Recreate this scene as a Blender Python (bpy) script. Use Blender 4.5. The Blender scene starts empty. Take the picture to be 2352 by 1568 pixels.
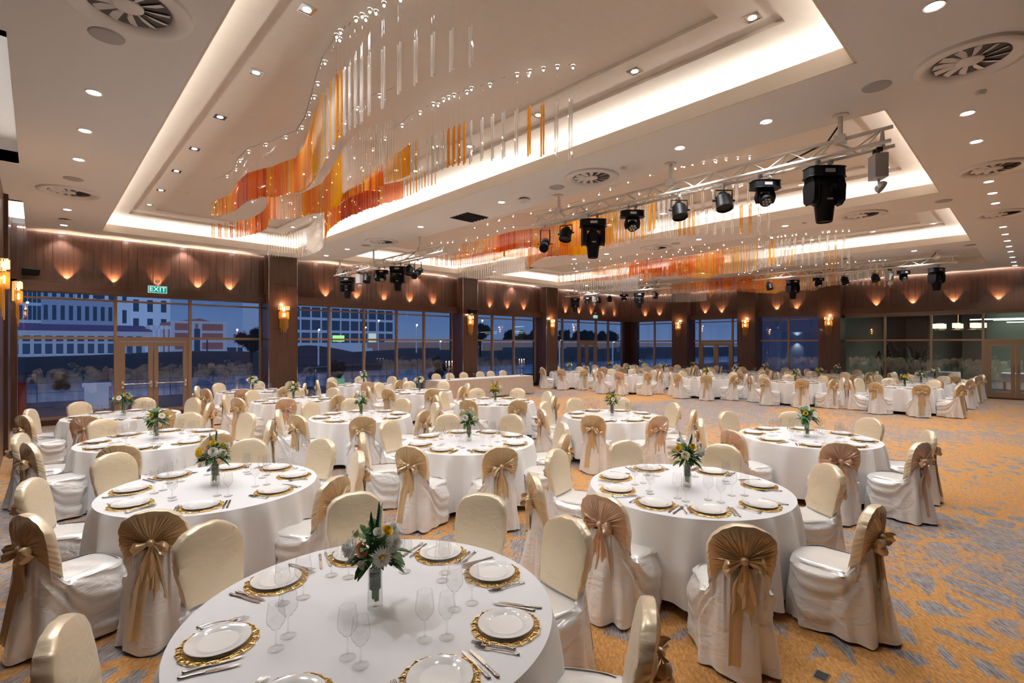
import bpy, math, random
from math import sin, cos, pi, radians as R
random.seed(7)
C = bpy.context.scene.collection
SC = bpy.context.scene

# ------------------------------------------------------------------ survey
# The room was surveyed from the photograph: X runs along the window wall,
# Y runs towards it, the camera stands in the corner at (0, 0, 2.1).
F = 1149.5; CX = 1176.0; HY = 789.0; EYE = 2.1
YAW = math.atan2(2387 - 1176, F)
fx, fy = cos(YAW), sin(YAW); rx, ry = sin(YAW), -cos(YAW)
def at(px, py, z):                       # floor-plan point of a pixel at height z
    d = F * (z - EYE) / (HY - py); l = (px - CX) / F * d
    return (fx*d + rx*l, fy*d + ry*l)
def onY(px, Y):                          # X (and depth) where a pixel column meets plane Y
    t = (px - CX) / F; d = Y / (fy + ry*t); return fx*d + rx*t*d, d
def onX(px, X):
    t = (px - CX) / F; d = X / (fx + rx*t); return fy*d + ry*t*d, d
def zat(py, d): return EYE + (HY - py) / F * d

# ------------------------------------------------------------------ mesh builder
class MB:
    def __init__(s): s.v = []; s.f = []; s.mi = []; s.cur = 0
    def add(s, vs, fs):
        o = len(s.v); s.v.extend(vs)
        for f in fs: s.f.append(tuple(i + o for i in f)); s.mi.append(s.cur)
        return s
    def box(s, x0, x1, y0, y1, z0, z1):
        return s.add([(x0,y0,z0),(x1,y0,z0),(x1,y1,z0),(x0,y1,z0),(x0,y0,z1),(x1,y0,z1),(x1,y1,z1),(x0,y1,z1)],
              [(0,3,2,1),(4,5,6,7),(0,1,5,4),(1,2,6,5),(2,3,7,6),(3,0,4,7)])
    def cbox(s, c, d, rz=0, tilt=0):     # centred box, rotated
        vs = []
        for k in ((-1,-1,-1),(1,-1,-1),(1,1,-1),(-1,1,-1),(-1,-1,1),(1,-1,1),(1,1,1),(-1,1,1)):
            x, y, z = k[0]*d[0]/2, k[1]*d[1]/2, k[2]*d[2]/2
            y, z = y*cos(tilt) - z*sin(tilt), y*sin(tilt) + z*cos(tilt)
            x, y = x*cos(rz) - y*sin(rz), x*sin(rz) + y*cos(rz)
            vs.append((c[0]+x, c[1]+y, c[2]+z))
        return s.add(vs, [(0,3,2,1),(4,5,6,7),(0,1,5,4),(1,2,6,5),(2,3,7,6),(3,0,4,7)])
    def lathe(s, prof, n=24, c=(0,0,0), cap0=False, cap1=False):
        vs = []; m = len(prof)
        for i in range(n):
            a = 2*pi*i/n
            for r, z in prof: vs.append((c[0]+r*cos(a), c[1]+r*sin(a), c[2]+z))
        fs = []
        for i in range(n):
            j = (i+1) % n
            for k in range(m-1): fs.append((i*m+k, j*m+k, j*m+k+1, i*m+k+1))
        if cap0: fs.append(tuple(i*m for i in reversed(range(n))))
        if cap1: fs.append(tuple(i*m+m-1 for i in range(n)))
        return s.add(vs, fs)
    def cyl(s, a, b, r, n=10, r2=None):
        return s.tube([a, b], [r, r if r2 is None else r2], n)
    def tube(s, pts, r, n=8, closed=False):
        m = len(pts); rs = r if isinstance(r, (list, tuple)) else [r]*m
        vs = []; up0 = None
        for i in range(m):
            if closed: p, q = pts[i-1], pts[(i+1) % m]
            else: p, q = pts[max(i-1,0)], pts[min(i+1,m-1)]
            t = nrm(sub(q, p))
            if up0 is None:
                up0 = (0,0,1) if abs(t[2]) < .9 else (1,0,0)
            u = nrm(cross(up0, t)); w_ = cross(t, u); up0 = w_ if abs(dot(w_, t)) < .5 else up0
            for k in range(n):
                a = 2*pi*k/n
                vs.append(tuple(pts[i][c] + rs[i]*(u[c]*cos(a) + w_[c]*sin(a)) for c in range(3)))
        fs = []
        for i in range(m if closed else m-1):
            j = (i+1) % m
            for k in range(n):
                l = (k+1) % n
                fs.append((i*n+k, i*n+l, j*n+l, j*n+k))
        if not closed:
            fs.append(tuple(reversed(range(n)))); fs.append(tuple((m-1)*n+k for k in range(n)))
        return s.add(vs, fs)
    def grid(s, fn, nu, nv, cu=False, cv=False):
        vs = [fn(i/(nu if cu else nu-1), j/(nv if cv else nv-1)) for i in range(nu) for j in range(nv)]
        fs = []
        for i in range(nu if cu else nu-1):
            for j in range(nv if cv else nv-1):
                a, b = i, (i+1) % nu; c, d = j, (j+1) % nv
                fs.append((a*nv+c, b*nv+c, b*nv+d, a*nv+d))
        return s.add(vs, fs)
    def ball(s, c, r, n=8, m=6, sz=1):
        return s.lathe([(max(1e-4, r*sin(pi*k/m)), -r*sz*cos(pi*k/m)) for k in range(m+1)], n, c)
    def moved(s, loc=(0,0,0), rz=0, sc=1, rx_=0, ry_=0):
        out = []
        for x, y, z in s.v:
            x, y, z = x*sc, y*sc, z*sc
            y, z = y*cos(rx_) - z*sin(rx_), y*sin(rx_) + z*cos(rx_)
            x, z = x*cos(ry_) + z*sin(ry_), -x*sin(ry_) + z*cos(ry_)
            x, y = x*cos(rz) - y*sin(rz), x*sin(rz) + y*cos(rz)
            out.append((x+loc[0], y+loc[1], z+loc[2]))
        m = MB(); m.v = out; m.f = list(s.f); m.mi = list(s.mi); return m
    def join(s, o):
        k = len(s.v); s.v.extend(o.v)
        for f, m in zip(o.f, o.mi): s.f.append(tuple(i+k for i in f)); s.mi.append(m)
        return s
    def mesh(s, name, mats, smooth=True, bevel=0):
        me = bpy.data.meshes.new(name); me.from_pydata(s.v, [], s.f)
        mats = mats if isinstance(mats, (list, tuple)) else [mats]
        for m in mats: me.materials.append(m)
        if len(mats) > 1: me.polygons.foreach_set('material_index', s.mi)
        if smooth:
            me.polygons.foreach_set('use_smooth', [True]*len(me.polygons))
            try: me.set_sharp_from_angle(angle=R(42))
            except Exception: pass
        me.update(); return me
    def build(s, name, mats, parent=None, smooth=True, loc=None, rz=0, bevel=0):
        o = bpy.data.objects.new(name, s.mesh(name, mats, smooth)); C.objects.link(o)
        if parent is not None: o.parent = parent
        if loc: o.location = loc
        if rz: o.rotation_euler.z = rz
        if bevel:
            b = o.modifiers.new('bevel', 'BEVEL'); b.width = bevel; b.segments = 2; b.limit_method = 'ANGLE'
        return o
def sub(a, b): return (a[0]-b[0], a[1]-b[1], a[2]-b[2])
def dot(a, b): return a[0]*b[0]+a[1]*b[1]+a[2]*b[2]
def cross(a, b): return (a[1]*b[2]-a[2]*b[1], a[2]*b[0]-a[0]*b[2], a[0]*b[1]-a[1]*b[0])
def nrm(a):
    l = math.sqrt(dot(a, a)) or 1.0; return (a[0]/l, a[1]/l, a[2]/l)
def lerp(a, b, t): return a + (b-a)*t
def sm(a, b, x):
    t = max(0., min(1., (x-a)/(b-a))); return t*t*(3-2*t)
def se(x, n=4.0): return math.copysign(abs(x)**(2/n), x)

def tag(o, label=None, cat=None, group=None, kind=None):
    if label: o['label'] = label
    if cat: o['category'] = cat
    if group: o['group'] = group
    if kind: o['kind'] = kind
    return o
def thing(name, label, cat, loc=(0,0,0), rz=0, group=None):
    o = bpy.data.objects.new(name, None); C.objects.link(o); o.empty_display_size = .1
    o.location = loc; o.rotation_euler.z = rz
    return tag(o, label, cat, group)
def link_mesh(name, me, parent=None, loc=(0,0,0), rot=(0,0,0), sc=None):
    o = bpy.data.objects.new(name, me); C.objects.link(o)
    if parent is not None: o.parent = parent
    o.location = loc; o.rotation_euler = rot
    if sc: o.scale = sc
    return o
KIDS = {}
def dup(root, loc, rz, label=None, group=None, cat=None):
    if root.name not in KIDS:
        KIDS[root.name] = [(c, list(c.children)) for c in root.children]
    r = root.copy(); C.objects.link(r); r.location = loc; r.rotation_euler = (0,0,rz)
    if label: r['label'] = label
    if group: r['group'] = group
    if cat: r['category'] = cat
    for ch, gs in KIDS[root.name]:
        c = ch.copy(); C.objects.link(c); c.parent = r
        for g in gs:
            d = g.copy(); C.objects.link(d); d.parent = c
    return r

# ------------------------------------------------------------------ materials
def new_mat(name):
    m = bpy.data.materials.new(name); m.use_nodes = True
    nt = m.node_tree; nt.nodes.clear()
    out = nt.nodes.new('ShaderNodeOutputMaterial')
    return m, nt, out
def N(nt, t, **kw):
    n = nt.nodes.new(t)
    for k, v in kw.items():
        if k in n.inputs: n.inputs[k].default_value = v
        else: setattr(n, k, v)
    return n
def rgba(c): return (c[0], c[1], c[2], 1)
def mat(name, col, rough=.5, metal=0, var=.08, scale=8., stretch=(1,1,1), spec=.5, coat=0, sheen=0, bump=0, emit=None, estr=0, alpha=None, aniso=0):
    m, nt, out = new_mat(name)
    tc = N(nt, 'ShaderNodeTexCoord'); mp = N(nt, 'ShaderNodeMapping'); mp.inputs['Scale'].default_value = stretch
    nz = N(nt, 'ShaderNodeTexNoise', Scale=scale, Detail=4.0)
    cr = N(nt, 'ShaderNodeMixRGB')
    cr.inputs[1].default_value = rgba([c*(1-var) for c in col]); cr.inputs[2].default_value = rgba([min(1, c*(1+var)) for c in col])
    b = N(nt, 'ShaderNodeBsdfPrincipled', Roughness=rough, Metallic=metal)
    b.inputs['Specular IOR Level'].default_value = spec
    b.inputs['Coat Weight'].default_value = coat; b.inputs['Coat Roughness'].default_value = .15
    b.inputs['Sheen Weight'].default_value = sheen
    b.inputs['Anisotropic'].default_value = aniso
    L = nt.links.new
    L(tc.outputs['Object'], mp.inputs['Vector']); L(mp.outputs[0], nz.inputs['Vector']); L(nz.outputs['Fac'], cr.inputs[0])
    L(cr.outputs[0], b.inputs['Base Color'])
    if bump:
        bp = N(nt, 'ShaderNodeBump', Strength=bump, Distance=.01); L(nz.outputs['Fac'], bp.inputs['Height']); L(bp.outputs[0], b.inputs['Normal'])
    if emit: b.inputs['Emission Color'].default_value = rgba(emit); b.inputs['Emission Strength'].default_value = estr
    L(b.outputs[0], out.inputs[0]); return m
def emis(name, col, s):
    m, nt, out = new_mat(name)
    e = N(nt, 'ShaderNodeEmission', Strength=s); e.inputs[0].default_value = rgba(col)
    nz = N(nt, 'ShaderNodeTexNoise', Scale=3.0); mx = N(nt, 'ShaderNodeMixRGB'); mx.inputs[1].default_value = rgba([c*.94 for c in col]); mx.inputs[2].default_value = rgba(col)
    nt.links.new(nz.outputs['Fac'], mx.inputs[0]); nt.links.new(mx.outputs[0], e.inputs[0])
    nt.links.new(e.outputs[0], out.inputs[0]); return m
def schlick(nt, f0=.04, mul=1.0, add=0.0):
    lw = N(nt, 'ShaderNodeLayerWeight', Blend=.5)
    pw = N(nt, 'ShaderNodeMath', operation='POWER'); pw.inputs[1].default_value = 5.0; nt.links.new(lw.outputs['Facing'], pw.inputs[0])
    ma = N(nt, 'ShaderNodeMath', operation='MULTIPLY_ADD'); ma.inputs[1].default_value = (1-f0)*mul; ma.inputs[2].default_value = f0*mul+add; ma.use_clamp = True
    nt.links.new(pw.outputs[0], ma.inputs[0]); return ma.outputs[0]
def thin_glass(name, tint=(1,1,1), refl=1.0, body=0.0, bodycol=(1,1,1), rough=0.02, edge=.0, ior=1.45):
    """thin clear glass: tinted see-through, Fresnel mirror, a little body colour"""
    m, nt, out = new_mat(name); L = nt.links.new
    tr = N(nt, 'ShaderNodeBsdfTransparent'); tr.inputs[0].default_value = rgba(tint)
    gl = N(nt, 'ShaderNodeBsdfGlossy', Roughness=rough); gl.inputs[0].default_value = (1,1,1,1)
    fac = schlick(nt, .04, refl, edge)
    base = tr
    if body > 0:
        df = N(nt, 'ShaderNodeBsdfTranslucent'); df2 = N(nt, 'ShaderNodeBsdfDiffuse')
        nz = N(nt, 'ShaderNodeTexNoise', Scale=20.0); mc = N(nt, 'ShaderNodeMixRGB')
        mc.inputs[1].default_value = rgba([c*.85 for c in bodycol]); mc.inputs[2].default_value = rgba(bodycol)
        L(nz.outputs['Fac'], mc.inputs[0]); L(mc.outputs[0], df.inputs[0]); L(mc.outputs[0], df2.inputs[0])
        a = N(nt, 'ShaderNodeMixShader', Fac=.5); L(df.outputs[0], a.inputs[1]); L(df2.outputs[0], a.inputs[2])
        b = N(nt, 'ShaderNodeMixShader', Fac=body); L(tr.outputs[0], b.inputs[1]); L(a.outputs[0], b.inputs[2]); base = b
    mx = N(nt, 'ShaderNodeMixShader'); L(fac, mx.inputs[0]); L(base.outputs[0], mx.inputs[1]); L(gl.outputs[0], mx.inputs[2])
    L(mx.outputs[0], out.inputs[0]); return m
def stem_glass_mat(name):
    """blown glass: edges read darker / brighter than the middle"""
    m, nt, out = new_mat(name); L = nt.links.new
    lw = N(nt, 'ShaderNodeLayerWeight', Blend=.5)
    ramp = N(nt, 'ShaderNodeValToRGB'); e = ramp.color_ramp.elements
    e[0].position = .70; e[0].color = (.985,.985,.985,1); e[1].position = .98; e[1].color = (.66,.67,.68,1)
    L(lw.outputs['Facing'], ramp.inputs[0])
    tr = N(nt, 'ShaderNodeBsdfTransparent'); L(ramp.outputs[0], tr.inputs[0])
    gl = N(nt, 'ShaderNodeBsdfGlossy', Roughness=.03)
    mx = N(nt, 'ShaderNodeMixShader'); L(schlick(nt, .07, 1.0), mx.inputs[0]); L(tr.outputs[0], mx.inputs[1]); L(gl.outputs[0], mx.inputs[2])
    L(mx.outputs[0], out.inputs[0]); return m
def wood_mat(name, c0, c1, rough=.32, along='z', scale=1.0):
    m, nt, out = new_mat(name); L = nt.links.new
    tc = N(nt, 'ShaderNodeTexCoord'); mp = N(nt, 'ShaderNodeMapping')
    mp.inputs['Scale'].default_value = {'z': (14*scale, 14*scale, .7*scale), 'x': (.7*scale, 14*scale, 14*scale)}[along]
    nz = N(nt, 'ShaderNodeTexNoise', Scale=1.6, Detail=7.0, Roughness=.65)
    n2 = N(nt, 'ShaderNodeTexNoise', Scale=.9, Detail=2.0)
    cr = N(nt, 'ShaderNodeValToRGB'); e = cr.color_ramp.elements
    e[0].position = .3; e[0].color = rgba(c0); e[1].position = .72; e[1].color = rgba(c1)
    b = N(nt, 'ShaderNodeBsdfPrincipled', Roughness=rough); b.inputs['Coat Weight'].default_value = .15
    mx = N(nt, 'ShaderNodeMixRGB', blend_type='MULTIPLY'); mx.inputs[0].default_value = .35
    L(tc.outputs['Object'], mp.inputs[0]); L(mp.outputs[0], nz.inputs[0]); L(tc.outputs['Object'], n2.inputs[0])
    L(nz.outputs['Fac'], cr.inputs[0]); L(cr.outputs[0], mx.inputs[1]); L(n2.outputs['Fac'], mx.inputs[2]); L(mx.outputs[0], b.inputs['Base Color'])
    bp = N(nt, 'ShaderNodeBump', Strength=.08, Distance=.004); L(nz.outputs['Fac'], bp.inputs['Height']); L(bp.outputs[0], b.inputs['Normal'])
    L(b.outputs[0], out.inputs[0]); return m
def satin_mat(name, col, rough=.34, sheen=.25, fine=.28, metal=.3, wr=6.0, dist=.012):
    m, nt, out = new_mat(name); L = nt.links.new
    tc = N(nt, 'ShaderNodeTexCoord')
    n1 = N(nt, 'ShaderNodeTexNoise', Scale=7.0, Detail=3.0)
    mpw = N(nt, 'ShaderNodeMapping'); mpw.inputs['Scale'].default_value = (1, 1, 2.2); mpw.inputs['Rotation'].default_value = (0, .5, 0)
    n2 = N(nt, 'ShaderNodeTexNoise', Scale=wr, Detail=2.0, Distortion=1.6)
    mx = N(nt, 'ShaderNodeMixRGB'); mx.inputs[1].default_value = rgba([c*.93 for c in col]); mx.inputs[2].default_value = rgba([min(1,c*1.05) for c in col])
    b = N(nt, 'ShaderNodeBsdfPrincipled', Roughness=rough, Metallic=metal); b.inputs['Sheen Weight'].default_value = sheen; b.inputs['Specular IOR Level'].default_value = .7
    bp = N(nt, 'ShaderNodeBump', Strength=fine, Distance=dist)
    L(tc.outputs['Object'], n1.inputs[0]); L(tc.outputs['Object'], mpw.inputs[0]); L(mpw.outputs[0], n2.inputs[0])
    L(n1.outputs['Fac'], mx.inputs[0]); L(mx.outputs[0], b.inputs['Base Color'])
    L(n2.outputs['Fac'], bp.inputs['Height']); L(bp.outputs[0], b.inputs['Normal'])
    L(b.outputs[0], out.inputs[0]); return m
def carpet_mat():
    m, nt, out = new_mat('carpet'); L = nt.links.new
    tc = N(nt, 'ShaderNodeTexCoord')
    rot = N(nt, 'ShaderNodeMapping'); rot.inputs['Rotation'].default_value = (0,0,R(-38)); L(tc.outputs['Object'], rot.inputs[0])
    # domain warp
    wn = N(nt, 'ShaderNodeTexNoise', Scale=2.6, Detail=3.0); L(rot.outputs[0], wn.inputs[0])
    wm = N(nt, 'ShaderNodeMixRGB', blend_type='ADD'); wm.inputs[0].default_value = .22; L(rot.outputs[0], wm.inputs[1]); L(wn.outputs['Color'], wm.inputs[2])
    st = N(nt, 'ShaderNodeMapping'); st.inputs['Scale'].default_value = (2.7, 4.3, 1); L(wm.outputs[0], st.inputs[0])
    v = N(nt, 'ShaderNodeTexVoronoi', feature='DISTANCE_TO_EDGE', Scale=1.0); v.voronoi_dimensions = '2D'; L(st.outputs[0], v.inputs['Vector'])
    vc = N(nt, 'ShaderNodeTexVoronoi', feature='F1', Scale=1.0); vc.voronoi_dimensions = '2D'; L(st.outputs[0], vc.inputs['Vector'])
    st2 = N(nt, 'ShaderNodeMapping'); st2.inputs['Scale'].default_value = (6.0, 11, 1); L(wm.outputs[0], st2.inputs[0])
    v2 = N(nt, 'ShaderNodeTexVoronoi', feature='DISTANCE_TO_EDGE', Scale=1.0); v2.voronoi_dimensions = '2D'; L(st2.outputs[0], v2.inputs['Vector'])
    # zones : where grey wins, and where the patches are small
    zn = N(nt, 'ShaderNodeTexNoise', Scale=.23, Detail=2.0); L(tc.outputs['Object'], zn.inputs[0])
    zg = N(nt, 'ShaderNodeSeparateXYZ'); L(tc.outputs['Object'], zg.inputs[0])
    def math_(op, a, b=None, c=None, clamp=False):
        n = N(nt, 'ShaderNodeMath', operation=op); n.use_clamp = clamp
        for i, q in enumerate((a, b, c)):
            if q is None: continue
            if isinstance(q, (int, float)): n.inputs[i].default_value = q
            else: L(q, n.inputs[i])
        return n.outputs[0]
    # two size systems mixed by a slow noise
    sn = N(nt, 'ShaderNodeTexNoise', Scale=.55, Detail=1.0); L(tc.outputs['Object'], sn.inputs[0])
    small = math_('MULTIPLY_ADD', sn.outputs['Fac'], 6.0, -2.8, clamp=True)
    thr0 = math_('MULTIPLY_ADD', zn.outputs['Fac'], -1.5, .845)           # large => less grey
    # pale grey belt running diagonally through the middle of the hall
    wob = math_('MULTIPLY_ADD', zn.outputs['Fac'], 1.6, -.8)
    belt = math_('ABSOLUTE', math_('ADD', math_('SUBTRACT', zg.outputs[1], 7.4), wob))
    belt = math_('MULTIPLY_ADD', belt, -.75, 1.75, clamp=True)
    fade = math_('MULTIPLY_ADD', zg.outputs[0], -.35, 7.3, clamp=True)
    belt = math_('MULTIPLY', belt, fade)
    thr = math_('SUBTRACT', thr0, math_('MULTIPLY', belt, .62))
    cellr = N(nt, 'ShaderNodeSeparateColor'); L(vc.outputs['Color'], cellr.inputs[0])
    thrA = math_('ADD', math_('MAXIMUM', thr, -.10), math_('MULTIPLY', cellr.outputs[0], .20))
    rn = N(nt, 'ShaderNodeTexNoise', Scale=55.0, Detail=2.0)
    rm = N(nt, 'ShaderNodeMapping'); rm.inputs['Scale'].default_value = (.35, 1, 1); L(rot.outputs[0], rm.inputs[0]); L(rm.outputs[0], rn.inputs[0])
    rag = math_('MULTIPLY_ADD', rn.outputs['Fac'], .34, -.17)
    mA = math_('MULTIPLY', math_('SUBTRACT', math_('ADD', v.outputs['Distance'], rag), thrA), 22.0, clamp=True)
    mB = math_('MULTIPLY', math_('SUBTRACT', math_('ADD', v2.outputs['Distance'], rag), math_('ADD', thrA, .0)), 22.0, clamp=True)
    mask = N(nt, 'ShaderNodeMixRGB'); L(small, mask.inputs[0]); L(mA, mask.inputs[1]); L(mB, mask.inputs[2])
    # streaky greys
    sk = N(nt, 'ShaderNodeMapping'); sk.inputs['Scale'].default_value = (9, 75, 1); L(rot.outputs[0], sk.inputs[0])
    skn = N(nt, 'ShaderNodeTexNoise', Scale=1.0, Detail=5.0, Roughness=.7); L(sk.outputs[0], skn.inputs[0])
    gr = N(nt, 'ShaderNodeValToRGB'); e = gr.color_ramp.elements
    e[0].position = .40; e[0].color = (.155,.135,.145,1); e[1].position = .62; e[1].color = (.48,.44,.425,1)
    L(skn.outputs['Fac'], gr.inputs[0])
    on = N(nt, 'ShaderNodeTexNoise', Scale=60.0, Detail=4.0, Roughness=.7); L(rm.outputs[0], on.inputs[0])
    orr = N(nt, 'ShaderNodeValToRGB'); e = orr.color_ramp.elements
    e[0].position = .3; e[0].color = (.40,.165,.038,1); e[1].position = .68; e[1].color = (.80,.43,.145,1)
    L(on.outputs['Fac'], orr.inputs[0])
    fin = N(nt, 'ShaderNodeMixRGB'); L(mask.outputs[0], fin.inputs[0]); L(orr.outputs[0], fin.inputs[1]); L(gr.outputs[0], fin.inputs[2])
    b = N(nt, 'ShaderNodeBsdfPrincipled', Roughness=.95); b.inputs['Specular IOR Level'].default_value = .15; b.inputs['Sheen Weight'].default_value = .2
    fuzz = N(nt, 'ShaderNodeTexNoise', Scale=260.0, Detail=2.0); L(tc.outputs['Object'], fuzz.inputs[0])
    bp = N(nt, 'ShaderNodeBump', Strength=.35, Distance=.006); L(fuzz.outputs['Fac'], bp.inputs['Height']); L(bp.outputs[0], b.inputs['Normal'])
    L(fin.outputs[0], b.inputs['Base Color']); L(b.outputs[0], out.inputs[0]); return m

M = {}
M['ceiling'] = mat('ceiling_paint', (.80,.785,.77), .85, var=.02, scale=.7)
M['coffer'] = mat('coffer_plaster', (.71,.64,.565), .7, var=.05, scale=5, stretch=(1,3,1), bump=.03)
M['lip'] = mat('cove_lip_paint', (.74,.66,.57), .7, var=.02)
M['carpet'] = carpet_mat()
M['wood'] = wood_mat('reddish_veneer', (.062,.026,.016), (.135,.060,.036))
M['woodd'] = wood_mat('dark_veneer', (.045,.018,.012), (.09,.038,.024))
M['woodx'] = wood_mat('beam_veneer', (.065,.028,.017), (.13,.056,.034), along='x')
M['bronze'] = mat('bronze_frame', (.33,.225,.15), .35, metal=.35, var=.05)
M['blind'] = mat('blind_fabric', (.38,.30,.25), .7, var=.04)
M['white'] = satin_mat('white_satin', (.90,.885,.865), .30, metal=.22, fine=.5, wr=4.0, dist=.03)
M['white2'] = satin_mat('white_satin_soft', (.87,.85,.83), .35)
M['gold'] = satin_mat('gold_satin', (.72,.54,.31), .30, sheen=.2, metal=.4, fine=.4)
M['sash_lit'] = satin_mat('sash_satin_lit', (.93,.79,.56), .33, metal=.3, fine=.3, wr=5.0, dist=.02)  # same sash fabric, painted paler where light falls on its front
M['rose'] = satin_mat('rose_gold_satin', (.76,.53,.36), .30, sheen=.2, metal=.4, fine=.4)
M['linen'] = mat('table_linen', (.83,.83,.845), .75, var=.03, scale=4, sheen=.2, bump=.05)
M['taupe'] = mat('taupe_linen', (.55,.47,.40), .7, var=.05, scale=4)
M['china'] = mat('white_china', (.90,.90,.88), .12, var=.01, coat=.5)
M['giltm'] = mat('gilt_filigree', (.78,.53,.16), .25, metal=1, var=.15, scale=60)
M['steel'] = mat('polished_steel', (.62,.60,.58), .14, metal=1, var=.05, scale=40)
M['glass'] = stem_glass_mat('wine_glass')
M['throat'] = mat('vent_throat', (.10,.09,.085), .8)
M['water'] = thin_glass('vase_water', (.97,.99,.98), .4)
M['pane'] = thin_glass('window_glass', (.86,.90,.93), 1.3, edge=.045, rough=0.0)
M['black'] = mat('black_plastic', (.006,.006,.007), .5, spec=.18, var=.2)
M['black2'] = mat('black_metal', (.02,.02,.022), .5, var=.2)
M['truss'] = mat('white_truss_paint', (.72,.68,.63), .4, var=.03)
M['grey'] = mat('grey_metal', (.42,.41,.41), .4, metal=.3, var=.04)
M['vent'] = mat('diffuser_white', (.76,.73,.71), .35, var=.02)
M['spk'] = mat('speaker_mesh_grey', (.40,.37,.36), .6, var=.06, scale=300)
M['dark'] = mat('dark_void', (.02,.018,.02), .8, var=.2)
M['lens'] = emis('lamp_lens', (1,.93,.82), 30)
M['lens2'] = emis('spark_lens', (1,.95,.88), 45)
M['fil'] = emis('sconce_bulb', (1,.62,.28), 24)
M['led'] = emis('led_strip', (.95,.95,1.0), 14)
M['brass'] = mat('brass', (.74,.50,.24), .25, metal=1, var=.06)
M['chrome'] = mat('chrome', (.75,.74,.73), .12, metal=1, var=.03)
M['r_clear'] = thin_glass('rod_clear', (.97,.97,.97), 1.4, .36, (1,.97,.94), edge=.07)
M['r_pale'] = thin_glass('rod_pale_amber', (.96,.80,.42), .9, .5, (1.0,.68,.24), edge=.04)
M['r_gold'] = thin_glass('rod_gold', (.96,.66,.12), .9, .6, (1.0,.55,.04), edge=.04)
M['r_yell'] = thin_glass('rod_yellow', (.97,.78,.10), .9, .62, (1.0,.70,.03), edge=.04)
M['r_oran'] = thin_glass('rod_orange', (.95,.44,.06), .9, .62, (1.0,.34,.025), edge=.04)
M['r_dark'] = thin_glass('rod_burnt_orange', (.80,.22,.03), .9, .62, (.72,.14,.015), edge=.04)
M['r_pink'] = thin_glass('rod_pink', (.98,.82,.68), 1.2, .38, (1.0,.72,.52), edge=.05)
M['leaf'] = mat('leaf_green', (.05,.17,.035), .4, var=.45, scale=30)
M['leaf2'] = mat('leaf_dark', (.03,.095,.035), .45, var=.4, scale=30)
M['stem'] = mat('stem_green', (.12,.22,.06), .5, var=.3)
M['petw'] = mat('petal_white', (.95,.94,.88), .6, var=.06, scale=60)
M['pety'] = mat('petal_yellow', (.88,.62,.02), .6, var=.15, scale=60)
M['petp'] = mat('petal_peach', (.86,.52,.33), .6, var=.12, scale=60)
M['cream'] = mat('petal_cream', (.93,.87,.64), .6, var=.1, scale=60)
M['skirt'] = mat('dark_plinth', (.055,.028,.018), .6, var=.2)
# ------------------------------------------------------------------ room shell
CEIL = 4.9; WA = 17.5; WB = 26.6; PA = 17.2; PB = 26.3; XL = -.45; YB = -1.0
def struct(name, mb, m, **k): return tag(mb.build(name, m, **k), kind='structure')
fl = MB().add([(XL,YB,0),(WB,YB,0),(WB,WA,0),(XL,WA,0)], [(0,1,2,3)])
struct('floor', fl, M['carpet'], smooth=False)
COF = [(1.15,5.93), (7.36,12.14), (13.62,18.42), (19.98,23.9)]
CY0, CY1 = 1.25, 16.05
VENTS = [(6.77,5.19),(.55,5.19),(.43,12.32),(6.84,12.39),(6.68,.47),(11.06,.49),(15.05,.56),(13.0,2.65),(13.1,7.7),(19.2,4.6),(13.05,13.0)]
# main ceiling: slab pieces around four openings
cm = MB()
T = .14
def slab(x0, x1, y0, y1): cm.box(x0, x1, y0, y1, CEIL, CEIL+T)
slab(-.2, PB-.09, YB, CY0); slab(-.2, PB-.09, CY1, PA-.07)
xs = [-.2] + [v for c in COF for v in c] + [PB-.09]
for i in range(0, len(xs), 2): slab(xs[i], xs[i+1], CY0, CY1)
slab(-.45, -.2, YB, 6.5); slab(-.45, -.2, 10.8, 13.88)
struct('ceiling', cm, M['ceiling'], smooth=False)
rc = MB().box(-.9,.3,WA+.06,WA+.1,3.5,CEIL+.5).box(-.6, -.2, 6.5, 10.8, CEIL+.3, CEIL+.4).box(-.6,-.2,13.88,WA,CEIL+.3,CEIL+.4)
rc.box(-.6,-.5,6.4,17.6,CEIL-.1,CEIL+.4).box(-.6,-.2,6.38,6.5,CEIL,CEIL+.4).box(-.6,-.2,10.8,10.92,CEIL,CEIL+.4).box(-.6,-.2,13.76,13.88,CEIL,CEIL+.4).box(-.2,-.18,6.5,10.8,CEIL+T,CEIL+.3).box(-.2,-.18,13.88,WA,CEIL+T,CEIL+.3).box(-.2,WB,PA-.03,WA+.2,CEIL+T,CEIL+T+.03).box(PB-.09,WB+.2,YB,WA+.2,CEIL+T,CEIL+T+.03)
struct('trim_5', rc, M['ceiling'], smooth=False)
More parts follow.
